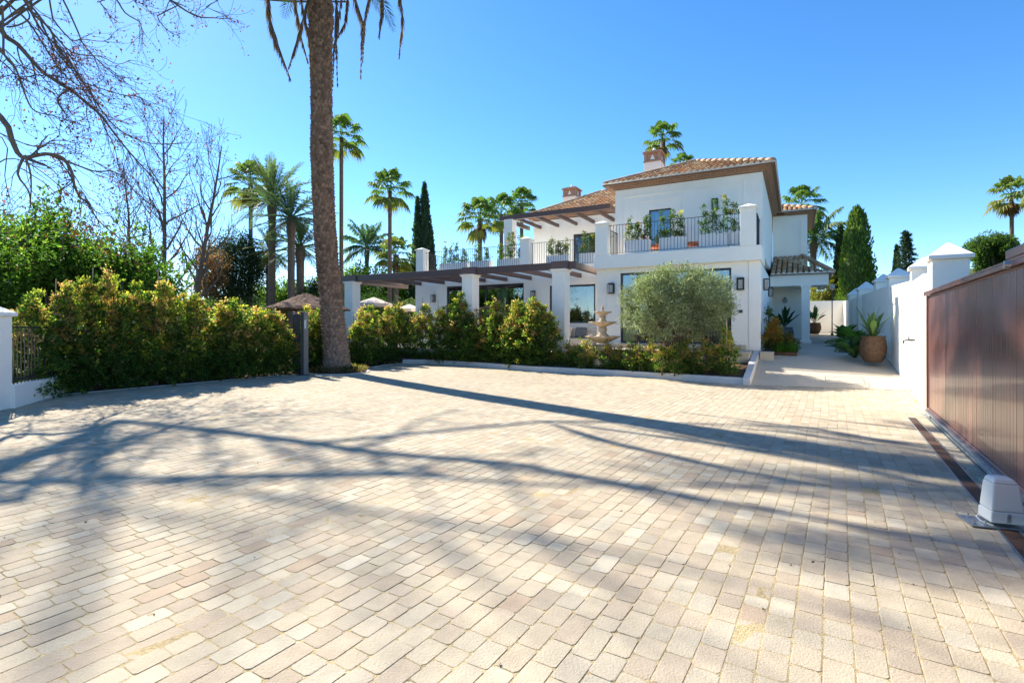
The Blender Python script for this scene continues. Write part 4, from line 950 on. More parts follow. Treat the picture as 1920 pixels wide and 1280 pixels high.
LG = [(.075,.15,.022),(.13,.22,.03),(.04,.085,.018),(.19,.26,.045)]; DG = [(.03,.06,.035),(.045,.08,.04),(.02,.042,.025)]
bl = [(10,15.2,5.3,2.0,'big leafy bush-tree at the left edge behind the iron fence',(.045,.09,.02)),(105,16.5,5.7,2.2,'tallest leafy tree behind the left part of the hedge',None),(185,17.8,5.1,2.0,'leafy tree with drooping shoots behind the hedge, below the arching limb',None),(250,19.5,4.75,1.9,'rounded leafy tree at the right end of the left thicket',None),(-70,13,5,2.2,'dark leafy tree cut by the left edge of the picture',None)]
for i, (px, Y, H, r_, lab, c0) in enumerate(bl):
    cols = LG if not c0 else [c0]+LG[:3]
    put(bush_tree('leafy_tree', H, r_, 1.6, .6, lab, 15000, .13, cols, [2,1.5,3,.6], seed=20+i, clumps=80, spike=.55, trunk_r=.1), px, Y)
put(bush_tree('dark_tree', hz(408,34), 2.45, 2.3, 1.2, 'dense dark green tree behind the hedge, left of the palms', 26000, .14, DG, seed=31, clumps=140, trunk_r=.25, mat_='needle', rough=.2), 437, 34)
put(bush_tree('rusty_tree', hz(425,31), 1.35, 1.0, 2.2, 'sparse rusty brown foliage in front of the dark tree', 5200, .12, [(.24,.11,.07),(.17,.08,.055),(.12,.10,.05)], seed=32, clumps=40, trunk_r=.08, barkm='bark_red'), 392, 31)
for i, (px, Y, top, r_, lab, cols) in enumerate(((330,21,546,1.5,'lime green round bush behind the middle of the left hedge',[(.12,.20,.03),(.18,.25,.04),(.06,.11,.02)]),(400,23,550,1.5,'light green bush behind the hedge below the dark tree',[(.10,.17,.03),(.14,.2,.04),(.05,.09,.02)]),(460,26,562,1.6,'low pale green bush left of the thatched roof',[(.10,.16,.03),(.14,.19,.05),(.05,.09,.02)]),
        (592,29,505,1.1,'upright dark bush right behind the big palm trunk',DG+[(.03,.06,.02)]),(700,32,535,1.6,'clipped round green bush behind the parasols, left of the villa',[(.025,.055,.015),(.04,.08,.02)]),(757,31,545,1.2,'grey green bush beside the left end of the villa',[(.07,.10,.05),(.10,.13,.07)]),(285,24,520,1.6,'bush behind the left thicket below the bare trees',LG),(545,40,515,2.6,'distant bush between the date palm trunks',LG),(665,42,478,2.6,'sunlit bush behind the low pergola beam',LG),(765,46,478,2.4,'bush at the foot of the pointed cypress',LG),(845,46,478,2.8,'bush behind the left end of the roof terrace',LG),(480,44,525,3.2,'wide bush far behind the palm trunks',LG),(718,44,492,2.2,'bush under the slim fan palm behind the parasols',LG),(620,46,500,2.6,'far bush just right of the big palm trunk above the hedge',LG))):
    put(bush_tree('garden_bush', hz(top,Y), r_, r_*.8, .2, lab, 7000 if Y < 35 else 13000, .11 if Y < 35 else .2, cols, seed=40+i, clumps=60, cat='bush', trunk_r=.05), px, Y)
put(bush_tree('carob_tree', hz(432,26), 1.35, 1.3, hz(520,26), 'round dense green tree above the gate at the right', 22000, .1, [(.06,.11,.025),(.10,.16,.03),(.035,.07,.02)], seed=60, clumps=70, trunk_r=.2), 1862, 26)
put(bush_tree('garden_bush', hz(505,30), 1.2, 1.2, .8, 'yellow green bush behind the low far wall right of the porch', 7000, .13, [(.18,.19,.03),(.08,.12,.02),(.24,.2,.04)], seed=61, clumps=40, cat='bush'), 1545, 36)
put(bush_tree('garden_bush', hz(530,40), 1.4, 1.2, .8, 'dark green bush between the far wall and the cypress foot', 6000, .14, LG, seed=62, clumps=40, cat='bush'), 1640, 40)
# bare trees ------------------------------------------------------------------
def bare(m, p, d, L, r, depth, g, tips, up=.15, spread=.55, wig=.16, minr=.006, kids_=3):
    p = Vector(p); d = Vector(d).normalized(); n = 6; pts = [p.copy()]; rad = [r]
    for i in range(n):
        d = (d+Vector(g.normal(0,wig,3))+Vector((0,0,up*.3))).normalized(); p = p+d*(L/n); pts.append(p.copy()); rad.append(max(minr, r*(1-.45*(i+1)/n)))
    m.tube(pts, rad, 7 if r > .04 else 4, cap=False)
    if depth == 0: tips.append((p.copy(), d.copy())); return
    for k in range(kids_+(1 if g.random() < .5 else 0)):
        i = n if k == 0 else g.integers(2, n+1); a = g.normal(0,1,3); ax = Vector(a).cross(d).normalized(); nd = (d+ax*(spread*(.35 if k == 0 else 1)*g.uniform(.8,1.3))).normalized()
        bare(m, pts[i], nd, L*g.uniform(.55,.8), rad[i]*(.8 if k == 0 else .55), depth-1, g, tips, up, spread, wig, minr, kids_)
def pods(tips, g, per, size, cols, spread=.12):
    P = []; D = []
    for p, d in tips:
        for k in range(per): P.append(tuple(Vector(p)-Vector(d)*g.random()*.35+Vector(g.normal(0,spread*.5,3)))); D.append(tuple(g.normal(0,1,3)+np.array([0,0,-.5])))
    P = np.array(P); return leafquads(P, np.array(D), size, .6, pal(cols,[1]*len(cols),len(P),.3))
def bare_tree(px, Y, ytop, lab, seed, lean=(0,0), r=.13):
    g = np.random.default_rng(seed); H = hz(ytop, Y); t = empty('bare_tree', (0,0,0), 0, lab, 'tree', 'leafless trees behind the hedge'); m = MB(); tips = []
    pts = [Vector((lean[0]*f, lean[1]*f+g.normal(0,.05), H*.97*f)) for f in np.linspace(0,1,9)]; rad = [r*(1-.9*i/8)+.01 for i in range(9)]
    m.tube(pts, rad, 9)
    b = MB()
    for k in range(19):
        f = .25+.7*k/19; q = int(f*8); p = pts[q].lerp(pts[q+1], f*8-q) if q < 8 else pts[8]; a = k*2.4+g.normal(0,.4)
        bare(b, p, (cos(a),sin(a)*.8,1.1), H*.17*(1.25-.7*f), rad[q]*.5, 2, g, tips, up=.3, spread=.6, wig=.13, minr=.008)
    m.build('trunk', M['bark'], t, smooth=True); b.build('branches', M['bark_red'], t)
    return put(t, px, Y)
bare_tree(308, 27, 205, 'tall leafless tree in the middle of the bare group', 71, r=.15)
bare_tree(352, 26, 262, 'leafless tree leaning right, beside the dark tree', 72, lean=(1.7,0), r=.15)
bare_tree(262, 30, 300, 'leafless tree leaning left behind the leafy thicket', 73, lean=(-.9,0), r=.12)
# the big overhanging tree ----------------------------------------------------
def big_tree():
    g = np.random.default_rng(99); t = empty('overhanging_tree', (-17.5,15.5,0), 0, 'big leafless tree reaching in from the left with drooping red-brown twigs', 'tree')
    o = Vector((-17.5,15.5,0)); m = MB(); b = MB(); tips = []
    def A(px, py, Y): return at(px, py, Y)-o
    m.tube([(0,0,-.3),(.2,.1,3),(.1,.3,6.5),(.4,.5,9),(.2,.7,12),(.6,.9,15)],[.55,.45,.4,.36,.3,.26],14); m.build('trunk', M['bark'], t, smooth=True)
    J = Vector((.2,.4,7.5)); J2 = Vector((.35,.6,10)); J3 = Vector((.3,.75,13)); J4 = Vector((.6,.9,15))
    def limb(start, pl, Y0, Y1, r0, r1, n=10, L=.9, depth=1, dn=-.25):
        P = [start] if start is not None else []
        k = len(pl)
        for i, (x, y) in enumerate(pl): P.append(A(x, y, Y0+(Y1-Y0)*i/max(1,k-1))+Vector(g.normal(0,.03,3)))
        # smooth resample
        Q = []
        for i in range(len(P)-1):
            p0 = P[max(i-1,0)]; p1 = P[i]; p2 = P[i+1]; p3 = P[min(i+2,len(P)-1)]
            for s_ in (0,.33,.66): 
                u = s_; Q.append(.5*((2*p1)+(p2-p0)*u+(2*p0-5*p1+4*p2-p3)*u*u+(3*p1-p0-3*p2+p3)*u**3))
        Q.append(P[-1]); nn = len(Q); rad = [r0+(r1-r0)*(i/(nn-1))**.8 for i in range(nn)]
        b.tube(Q, rad, 8 if r0 > .04 else 5, cap=False)
        for j in range(n):
            i = int(g.integers(nn//4, nn)); i = min(i, nn-2); d = (Q[i+1]-Q[i]).normalized(); nd = d+Vector((g.normal(0,.45), g.normal(0,.6), g.normal(dn,.4)))
            bare(b, Q[i], nd, L*g.uniform(.6,1.3), max(.008,rad[i]*.45), depth, g, tips, up=-.05, spread=.65, wig=.17, minr=.0045, kids_=2)
        return Q
    Z = lambda pts, s_=4, ox=0, oy=0: [(x/s_+ox, y/s_+oy) for x, y in pts]
    limb(J, Z([(-300,-300),(0,215),(55,270),(120,345),(250,480),(340,560),(480,650),(600,730),(750,850),(830,980),(950,1130),(1090,1280),(1240,1420)]), 12.5, 14, .075, .012, 26, .85, 2)
    limb(J2, Z([(90,0),(250,110),(380,210),(420,340),(560,520),(700,740),(860,950),(1060,1060),(1240,1085),(1380,1065)]), 13, 14.5, .042, .009, 22, .8, 2)
    limb(J2, Z([(170,-100),(240,90),(330,250),(480,400),(580,560),(640,610),(900,710),(1050,740),(1120,790)]), 13.5, 15, .038, .008, 20, .8, 2)
    limb(J, Z([(-200,200),(0,400),(100,510),(190,740),(260,830),(400,885),(500,890)]), 11.5, 12.5, .035, .008, 16, .6, 2)
    limb(J, Z([(-20,100),(30,240),(50,400),(100,510)]), 12, 12, .03, .02, 5)
    limb(J, [(-120,120),(0,225),(25,262),(42,291),(82,286),(110,296),(135,320),(140,345),(150,370),(162,381),(181,412),(215,440)], 11.5, 13, .075, .012, 24, .7, 2)
    limb(None, [(42,291),(41,330),(52,360),(57,390)], 11.6, 11.8, .035, .01, 5); limb(None, [(50,291),(53,330),(57,385)], 11.6, 11.8, .03, .01, 4)
    limb(J3, Z([(1200,-60),(1270,0),(1450,100),(1600,130),(1760,150)]), 15, 15.5, .05, .008, 12, .6); limb(J3, Z([(1240,-30),(1195,120),(1260,230),(1350,280)]), 15, 15.5, .03, .007, 6, .45)
    limb(J3, Z([(780,-60),(860,0),(950,100),(1040,160),(1060,200),(1090,260)]), 14.5, 15, .035, .008, 8, .5); limb(J3, Z([(740,-60),(760,20),(800,100),(850,150)]), 14.5, 15, .025, .007, 5, .4)
    limb(J3, Z([(900,-40),(1000,10),(1080,40)]), 15, 15, .03, .008, 12, .5); limb(J3, Z([(1500,-40),(1560,50),(1700,110)]), 15.5, 15.5, .025, .007, 8, .5)
    limb(J2, Z([(420,-60),(470,0),(560,230),(620,330),(740,470),(880,560),(1000,590)]), 14, 15, .035, .007, 14, .8)
    limb(J2, Z([(300,-40),(400,150),(520,300),(640,320),(770,310),(850,255)]), 13.5, 14.5, .03, .007, 10, .6)
    limb(J2, Z([(-40,0),(100,90),(200,170),(330,330),(440,520),(600,640),(760,650)]), 12.5, 14, .04, .007, 14, .7)
    limb(J2, Z([(60,-60),(380,230),(540,400),(760,430),(880,470),(970,450)]), 13.5, 15, .035, .007, 12, .7)
    limb(J2, Z([(200,60),(400,380),(560,520),(700,800),(900,910),(1010,920)]), 13.5, 14.5, .03, .007, 10, .6)
    limb(J, Z([(-60,420),(150,500),(230,480),(340,450)]), 12, 12.5, .02, .006, 5, .5); limb(J, Z([(-80,480),(100,550),(200,600),(330,660),(420,700)]), 12, 13, .022, .006, 8, .5)
    limb(None, Z([(500,650),(440,740),(440,800),(500,880),(540,920)]), 13, 13, .025, .006, 5, .4); limb(None, Z([(640,610),(800,960),(850,1080),(900,1280)]), 14, 14.5, .02, .006, 8, .6)
    limb(None, Z([(100,100),(200,90),(210,140),(120,200),(50,215)]), 12.5, 12.5, .015, .02, 3, .4)
    limb(J, [(-80,200),(0,250),(60,272),(120,270),(200,320),(240,350)], 13, 15, .025, .006, 10, .7); limb(J, [(-60,330),(10,300),(60,310),(130,360),(190,400),(230,380)], 12, 14, .02, .006, 10, .7)
    limb(J, [(0,255),(10,330),(20,380)], 12, 12, .02, .006, 6, .4); limb(None, [(110,296),(180,320),(230,330),(300,420),(330,450)], 12.2, 15, .025, .006, 12, .8)
    # high limbs above the picture: they throw the broad shadows across the paving
    def hi(pts, r0, r1, n, L, depth=2, start=J4):
        P = ([start] if start is not None else [])+[Vector(p)-o for p in pts]; nn = len(P); rad = [r0+(r1-r0)*i/(nn-1) for i in range(nn)]; b.tube(P, rad, 10, cap=False)
        for j in range(n):
            i = int(g.integers(1, nn-1)) if nn > 2 else 0; f = g.random(); q = P[i].lerp(P[min(i+1,nn-1)], f); d = (P[min(i+1,nn-1)]-P[i]).normalized()
            bare(b, q, d*.5+Vector((g.normal(0,.6),g.normal(0,.6),.9)), L*g.uniform(.6,1.2), rad[i]*.45, depth, g, tips, up=.25, spread=.6, wig=.13, minr=.007, kids_=2)
    def sh(X, Y, h): return (X-.8128*h, Y+.8716*h, h)
    hi([sh(-6.3,8.25,17.2), sh(-4.3,7.45,16.5), sh(-2.79,6.75,15.6), sh(-1.64,6.15,14.7), sh(0,5.65,13.4), sh(1.9,4.35,12.1), sh(3.4,3.4,11)], .17, .04, 12, 1.7)
    hi([sh(-2.0,6.2,14.9), sh(-1.6,7.1,15.6), sh(-1.5,8.2,16.4), sh(-1.0,9.4,17.2)], .07, .02, 5, 1.2, 1, None)
    hi([sh(-1.64,6.1,14.7), sh(-1.3,5.3,14.2), sh(.2,4.9,13.0), sh(1.8,4.9,12.4), sh(3.2,4.9,11.6)], .065, .02, 10, 1.6, 2, None)
    hi([sh(-6.25,7.9,17.2), sh(-5.0,6.2,18.5), sh(-3.9,4.9,19.6), sh(-3.0,3.7,20.8), sh(-1.9,2.1,22.5)], .12, .05, 8, 1.5, 2, None)
    hi([sh(-4.4,5.4,19.0), sh(-3.0,4.9,18.0), sh(-1.4,4.3,16.6), sh(.4,3.6,15), sh(2,2.6,14)], .07, .02, 10, 1.8, 2, None)
    hi([sh(-5.2,6.6,18.2), sh(-6.0,5.5,18.0), sh(-6.2,4.4,18.2), sh(-5.6,3.4,19)], .06, .02, 12, 1.7, 2, None)
    hi([sh(-6.2,7.9,17.0), sh(-7.3,7.2,16.5), sh(-7.6,6.2,17)], .06, .02, 12, 1.6, 2, None)
    hi([sh(-2.5,6.7,15.6), sh(.5,8.2,15.4), sh(3,8.0,14.6), sh(5,7.6,14)], .07, .03, 9, 1.3, 2, None)
    b.build('branches', M['bark_red'], t)
    V, Fq, c = pods(tips, g, 4, .06, [(.30,.07,.035),(.20,.055,.035),(.36,.13,.05),(.12,.05,.04)], .18)
    mesh_np('seed_pods', V, Fq, M['seed'], t, c)
big_tree()
# olive -----------------------------------------------------------------------
def olive():
    t = empty('olive_tree', ((1268-960)/F*15.35, 15.35, 0), 0, 'old clipped olive tree with grey green rounded crown and thick gnarled trunk', 'olive tree')
    g = np.random.default_rng(8); cl = 420
    lob = [(-.62,.0,2.25,.95,.8,.86),(.1,.1,2.55,1.05,.85,.78),(.8,0,2.35,.82,.8,.82),(.35,-.3,2.2,.9,.7,.75),(-.95,-.1,1.95,.65,.6,.62),(1.05,.1,2.1,.55,.6,.62),(-.35,-.3,1.75,.75,.6,.62),(-.95,-.15,1.75,.5,.5,.5),(.7,-.15,1.75,.6,.55,.5)]
    C = []; O = []
    vol = np.array([l[3]*l[4]*l[5] for l in lob]); vol /= vol.sum()
    for i in range(cl):
        l = lob[g.choice(len(lob),p=vol)]; d = g.normal(0,1,3); d /= np.linalg.norm(d); q = .72+.30*g.random()
        C.append((l[0]+d[0]*l[3]*q, l[1]+d[1]*l[4]*q, l[2]+d[2]*l[5]*q)); O.append(d)
    C = np.array(C); O = np.array(O); C[:,2] = np.clip(C[:,2],1.25,3.2+g.normal(0,.05,cl))
    n = 62000; k = g.integers(0,cl,n); P = C[k]+g.normal(0,.10,(n,3)); D = O[k]*.8+g.normal(0,.6,(n,3))+np.array([0,0,.15])
    hue = g.normal(0,.14,cl); col = pal([(.23,.26,.14),(.30,.33,.20),(.15,.18,.09),(.42,.44,.31),(.32,.33,.14)],[3,3,2,1.4,1],n,.18)*(1+hue[k])[:,None]
    V, Fq, c = leafquads(P, D, .075, .24, np.clip(col,.01,.6)); mesh_np('crown', V, Fq, M['needle'], t, c)
    b = MB(); na = 28; rows = []
    zs = np.linspace(.15,1.45,26); vs = []
    for z in zs:
        f = (z-.15)/1.3
        for k_ in range(na):
            a = 2*pi*k_/na; r = (.27+.16*math.exp(-f*7)+.13*f**2)*(1+.13*sin(a*3+z*3)+.09*sin(a*5-z*7+1)+.06*sin(a*9+z*13)); vs.append((r*cos(a)*1.05+.03*sin(z*4), r*sin(a)*.8, z))
    b.add(vs, [(i*na+k_, i*na+(k_+1)%na, (i+1)*na+(k_+1)%na, (i+1)*na+k_) for i in range(25) for k_ in range(na)])
    for (ex,ey,ez) in ((-.9,0,2.3),(-.3,.2,2.7),(.5,-.1,2.7),(1.0,.1,2.2),(.2,.4,2.2),(-.5,-.3,2.0)): b.tube([(ex*.15,ey*.15,1.2),(ex*.45,ey*.45,1.55),(ex*.8,ey*.8,(ez+1.55)/2),(ex,ey,ez)],[.16,.11,.07,.03],8)
    b.build('trunk', M['olive_bark'], t, smooth=True)
olive()
# ================================================================ GARDEN WALLS, GATE
def wall_run(p, q, z0, z1, th_, label, base=None):
    """vertical wall from p to q, visible face on the p-q line, thickness to the right of travel"""
    p = Vector((p[0],p[1],0)); q = Vector((q[0],q[1],0)); d = (q-p).normalized(); n = Vector((d.y,-d.x,0))*th_; m = MB()
    a = [(p,z0[0],z1[0]),(q,z0[1],z1[1])]; vs = []
    for P,za,zb in a: vs += [(P.x,P.y,za),(P.x,P.y,zb),(P.x+n.x,P.y+n.y,zb),(P.x+n.x,P.y+n.y,za)]
    m.add(vs, [(0,4,5,1),(1,5,6,2),(2,6,7,3),(3,7,4,0),(0,1,2,3),(7,6,5,4)])
    return tag(m.build('garden_wall', M['plaster_wall'], bevel=.01), label, 'wall')
def pier(x, y, rz, w_, z0, z1, apex, label, name='wall_pier', cat='pier', grp=None):
    t = empty(name, (x,y,0), rz, label, cat, grp); MB().box(-w_/2,w_/2,-w_/2,w_/2,z0,z1).build('pier_body', M['plaster_wall'], t, bevel=.012)
    m = MB(); h = w_/2+.055; m.box(-h,h,-h,h,z1,z1+.07); m.frustum(0,0,z1+.07,z1+apex,h-.012,h-.012,.02,.02); m.build('cap', M['cap'], t, bevel=.008); return t
gz = -math.atan2(.625,1.0)
wall_run((7.46,9.33),(9.43,12.12),(-.1,-.1),(2.47,2.58),.25,'sunlit white wall section with the brass tap, next to the brown gate')
wz = -math.atan2(9.45-7.51,12.16-9.4)
pier(7.58,8.95,gz,.5,-.1,2.66,.30,'nearest and tallest looking white pier, at the end of the brown gate')
pier(9.88,12.35,wz,.5,-.1,2.87,.30,'second white wall pier, behind the nearest one by the ramp')
def Wp(s,t): p = W(s,t); return (p.x,p.y)
wall_run(Wp(3.46,-3.1),Wp(3.46,0),(-.1,-.1),(2.62,2.70),.25,'white wall section beside the ramp with the big clay pot')
pier(*Wp(3.70,.25),-th,.5,-.1,2.95,.30,'third white wall pier behind the big clay pot')
wall_run(Wp(3.46,.5),Wp(3.46,3.0),(-.1,-.1),(2.74,2.8),.25,'shaded white wall section behind the third pier')
pier(*Wp(3.70,3.25),-th,.5,-.1,3.05,.30,'fourth white wall pier along the path')
wall_run(Wp(3.46,3.5),Wp(3.46,7.2),(-.1,-.1),(2.8,2.86),.25,'shaded white wall section between fourth and fifth piers')
pier(*Wp(3.62,7.5),-th,.6,-.1,3.05,.36,'fifth white wall pier along the path')
wall_run(Wp(3.46,7.8),Wp(3.46,11.4),(-.1,-.1),(2.86,2.9),.25,'white wall section between fifth and sixth piers')
pier(*Wp(3.62,11.7),-th,.6,-.1,3.05,.36,'sixth and farthest white wall pier')
wall_run(Wp(3.46,12.0),Wp(3.46,17.0),(-.1,-.1),(2.9,3.0),.25,'farthest white wall section of the path, near the end wall')
wall_run(Wp(1.6,17.0),Wp(3.46,17.0),(.5,.5),(3.05,3.05),-.25,'low white end wall closing the far end of the path')
# tap on the wall
tp = empty('garden_tap', (8.60,10.98,1.22), wz-pi/2, 'small outdoor tap sticking out of the sunlit wall beside the gate', 'tap')
MB().tube([(0,.0,0),(0,-.10,0)],.014,8).tube([(0,-.10,.0),(0,-.13,-.01),(0,-.135,-.05)],.012,8).tube([(0,-.07,0),(0,-.07,.05)],.009,8).build('tap_body', M['iron'], tp, smooth=True)
MB().box(-.04,.04,-.077,-.063,.05,.06).build('tap_handle', M['iron'], tp)
tp.scale = (1.5,1.5,1.5)
# sliding gate: local x along the gate towards the camera (0 = far end)
g0 = Vector((6.99,8.67,0)); gt = empty('sliding_gate', (g0.x,g0.y,0), atan2(-GD.y,-GD.x), 'long purple brown metal sliding gate with vertical slats along the right side', 'gate')
GL = 8.6
m = MB()
for i in range(int((GL-.12)/.098)):
    x = .06+i*.098; o = rnd.uniform(-.0012,.0012)
    m.box(x,x+.093,.012+o,.03+o,.16,2.0); m.box(x+.093,x+.098,.02,.028,.16,2.0)
m.build('slat_panel', M['gate'], gt, bevel=.0025)
m = MB(); m.box(0,.06,-.01,.05,.08,2.06); m.box(.06,GL,-.005,.045,.085,.159); m.box(.06,GL,-.005,.045,2.001,2.06); m.build('gate_frame', M['gate'], gt, bevel=.004)
m = MB(); m.box(-.04,GL,-.045,.085,2.061,2.085); m.box(-.04,GL,-.045,-.03,2.02,2.0605); m.build('gate_cap', M['gate'], gt, bevel=.004)
m = MB()
for i in range(16): m.box(.1+i*.53,.1+i*.53+.52,-.045,-.006,.100,.128)
m.build('gear_rack', M['galv'], gt, bevel=.003)
m = MB(); m.box(-.2,GL,-.035,.045,-.005,.012); m.tube([(-.2,.0,.018),(GL,.0,.018)],.011,6); m.build('rail_track', M['galv'], gt)
for x in (.35,5.2):
    m = MB(); m.lathe([(.045,-.012),(.03,-.004),(.03,.004),(.045,.012)],(0,0,0),16); wv = m.build('wheel', M['steel'], gt); wv.rotation_euler = (pi/2,0,0); wv.location = (x,.0,.062)
m = MB(); m.box(4.9,6.6,-.05,.09,2.086,2.17); m.build('top_guide', M['gate'], gt, bevel=.01)
m = MB(); m.tube([(5.1,-.06,2.03),(5.1,-.10,2.03)],.035,12); m.build('roller', M['steel'], gt)
# gate operator
op = empty('gate_motor', (3.71,3.90,0), gz+radians(14), 'white plastic sliding gate motor bolted to a steel plate', 'gate motor'); op.scale = (.94,.94,.95)
m = MB(); pts = []
def hexa(m, z0, z1, a, b):
    """a,b = (x0,x1,y0,y1) at the bottom and top"""
    m.add([(a[0],a[2],z0),(a[1],a[2],z0),(a[1],a[3],z0),(a[0],a[3],z0),(b[0],b[2],z1),(b[1],b[2],z1),(b[1],b[3],z1),(b[0],b[3],z1)],
          [(3,2,1,0),(4,5,6,7),(0,1,5,4),(1,2,6,5),(2,3,7,6),(3,0,4,7)])
hexa(m, .04, .13, (-.115,.115,-.10,.10), (-.112,.112,-.098,.098))
m.build('motor_base', M['box_white'], op, bevel=.012)
m = MB(); hexa(m, .131, .345, (-.108,.108,-.092,.095), (-.088,.088,-.068,.085)); hexa(m, .345, .385, (-.088,.088,-.068,.085), (-.07,.055,-.045,.07))
bv = m.build('motor_cover', M['box_white'], op, bevel=.014)
MB().box(-.012,.012,-.106,-.099,.055,.12).build('cover_latch', M['galv'], op, bevel=.003)
m = MB(); m.box(-.25,.16,-.13,.13,.008,.018); m.build('base_plate', M['galv'], op, bevel=.002)
m = MB()
for x, y in ((-.22,-.09),(-.19,.07),(-.15,-.10)): m.tube([(x,y,.018),(x,y,.032)],.013,6).tube([(x,y,.032),(x,y,.055)],.006,6)
m.build('bolt', M['steel'], op)
MB().tube([(-.13,.05,.06),(-.16,.02,.05),(-.15,-.03,.03),(-.10,-.10,.022)],.004,5).build('cable', M['box_white'], op)
# drain channel
dr = empty('drain_channel', (6.57,8.565,0), atan2(-GD.y,-GD.x), 'narrow rusty slotted drain running parallel to the gate', 'drain')
m = MB(); m.box(0,8.5,-.006,.008,-.03,.008); m.box(0,8.5,.118,.132,-.03,.008); m.build('drain_frame', M['galv'], dr)
m = MB()
for i in range(17): m.box(i*.5+.002,i*.5+.498,.0085,.1175,-.03,.004)
m.build('grate', M['rust'], dr, bevel=.002)
def litter(n):
    x = rng.uniform(-9,7,n); y = rng.uniform(1.6,18,n); k = inside(x,y,lot); return np.stack([x[k],y[k],np.full(k.sum(),.004)],1)
Pl = litter(420); V, Fq, c = leafquads(Pl, unit(len(Pl))*np.array([1,1,.15]), .017, .6, pal([(.10,.06,.03),(.16,.10,.05),(.05,.04,.03)],[1,1,1],len(Pl))); tag(mesh_np('fallen_leaves', V, Fq, M['seed'], None, c), 'tiny brown leaves and seed bits scattered on the paving', 'leaf litter', kind='stuff')
# ================================================================ LEFT: pier, fence
lp = pier(-9.52,9.25,radians(10),.56,-.1,1.70,.27,'white gate pier with pyramid cap at the left edge of the picture')
MB().box(.10,.52,-.34,-.30,1.38,1.43).build('latch_arm', M['plaster'], lp, bevel=.005)
fa = Vector((-9.3,9.5,0)); fb = Vector((-10.0,11.1,0))
fe = empty('iron_fence', fa, atan2(fb.y-fa.y, fb.x-fa.x), 'short black iron bar fence on a low white wall beside the left pier', 'fence')
LL = (fb-fa).length+3; MB().box(0,LL,-.10,.10,-.1,.42).build('fence_base', M['plaster_wall'], fe, bevel=.012)
m = MB(); m.box(0,LL,-.02,.02,1.48,1.51); m.box(0,LL,-.02,.02,.50,.53)
for i in range(int(LL/.15)): x = .05+i*.15; m.box(x,x+.016,-.008,.008,.421,1.479)
m.build('fence_bars', M['iron'], fe)
wall_run((-10.9,12.9),(-9.0,16.2),(-.1,-.1),(1.75,1.75),-.2,'white garden wall glimpsed through gaps in the long left hedge')
# entry post (slim intercom pillar) next to hedge
ep = empty('entry_post', ((569-960)/F*16.1,16.1,0), radians(0), 'slim dark intercom post with light grey side standing before the hedge', 'intercom post')
MB().box(-.07,.03,-.06,.06,-.05,1.98).build('post_body', M['dark'], ep, bevel=.006)
MB().box(.032,.13,-.065,.065,-.05,1.96).build('side_strip', M['post_grey'], ep, bevel=.006)
MB().box(.05,.115,-.072,-.066,1.45,1.72).build('call_panel', M['box_white'], ep, bevel=.003)
MB().box(-.17,.16,-.12,.12,-.01,.025).build('foot_plate', M['dark'], ep, bevel=.004)
eb = empty('control_cabinet', ((556-960)/F*16.7,16.7,0), radians(10), 'tall black cabinet half hidden in the hedge behind the entry post', 'cabinet')
MB().box(-.10,.10,-.09,.09,0,1.93).build('cabinet_body', M['dark'], eb, bevel=.01); MB().box(-.08,.08,-.097,-.091,.2,1.8).build('cabinet_door', M['iron'], eb, bevel=.004)
# kiosk with thatch roof, parasols
kx, kY = (572-960)/F*20.5, 20.5
kk = empty('thatched_gazebo', (kx,kY,0), radians(35), 'garden gazebo with low thatched pyramid roof behind the hedge', 'gazebo')
m = MB(); n_ = 64; vs = []; r2 = random.Random(4)
for i in range(9):
    f = i/8
    for k in range(n_):
        a = 2*pi*k/n_; sq = 1/max(abs(cos(a)),abs(sin(a)))**.8; rr = (.06+1.38*f)*sq+(r2.uniform(-.03,.03) if i else 0); vs.append((rr*cos(a), rr*sin(a), hz(552,20.5)-.62*f**.85+r2.uniform(-.012,.012)-(0 if i < 8 else r2.uniform(0,.06))))
m.add(vs, [(i*n_+k, i*n_+(k+1)%n_, (i+1)*n_+(k+1)%n_, (i+1)*n_+k) for i in range(8) for k in range(n_)]+[tuple(range(n_))])
o = m.build('roof', M['thatch'], kk); so_ = o.modifiers.new('s','SOLIDIFY'); so_.thickness = .07
for a,b in ((-1,-1),(1,-1),(1,1),(-1,1)): MB().tube([(a*1.0,b*1.0,0),(a*1.0,b*1.0,2.2)],.06,8).build('post', M['bark'], kk)
def parasol(px, py, Y, r, lab, k=8):
    z = hz(py, Y); t = empty('parasol', ((px-960)/F*Y,Y,0), .3, lab, 'parasol', 'beige parasols behind the hedge'); m = MB(); vs = [(0,0,z)]
    for i in range(k): a = 2*pi*i/k; vs.append((r*cos(a), r*sin(a), z-r*.36))
    for i in range(k): a = 2*pi*i/k; vs.append((r*cos(a), r*sin(a), z-r*.36-.16))
    m.add(vs, [(0,1+i,1+(i+1)%k) for i in range(k)]+[(1+i,1+k+i,1+k+(i+1)%k,1+(i+1)%k) for i in range(k)]); o = m.build('canopy', M['canvas'], t); s_ = o.modifiers.new('s','SOLIDIFY'); s_.thickness = .01
    MB().tube([(0,0,0),(0,0,z-.02)],.03,8).build('pole', M['bark'], t)
    m = MB()
    for i in range(k): a = 2*pi*i/k; m.bar((0,0,z-.5),(r*.6*cos(a),r*.6*sin(a),z-r*.22-.03),.02,.02)
    m.build('ribs', M['bark'], t)
parasol(596,565,26,1.15,'beige parasol beside the thatched roof, half behind the big palm')
parasol(701,557,27,.95,'beige parasol seen between the left pergola column and the villa')
parasol(768,570,29,.75,'small beige parasol just left of the villa wall')
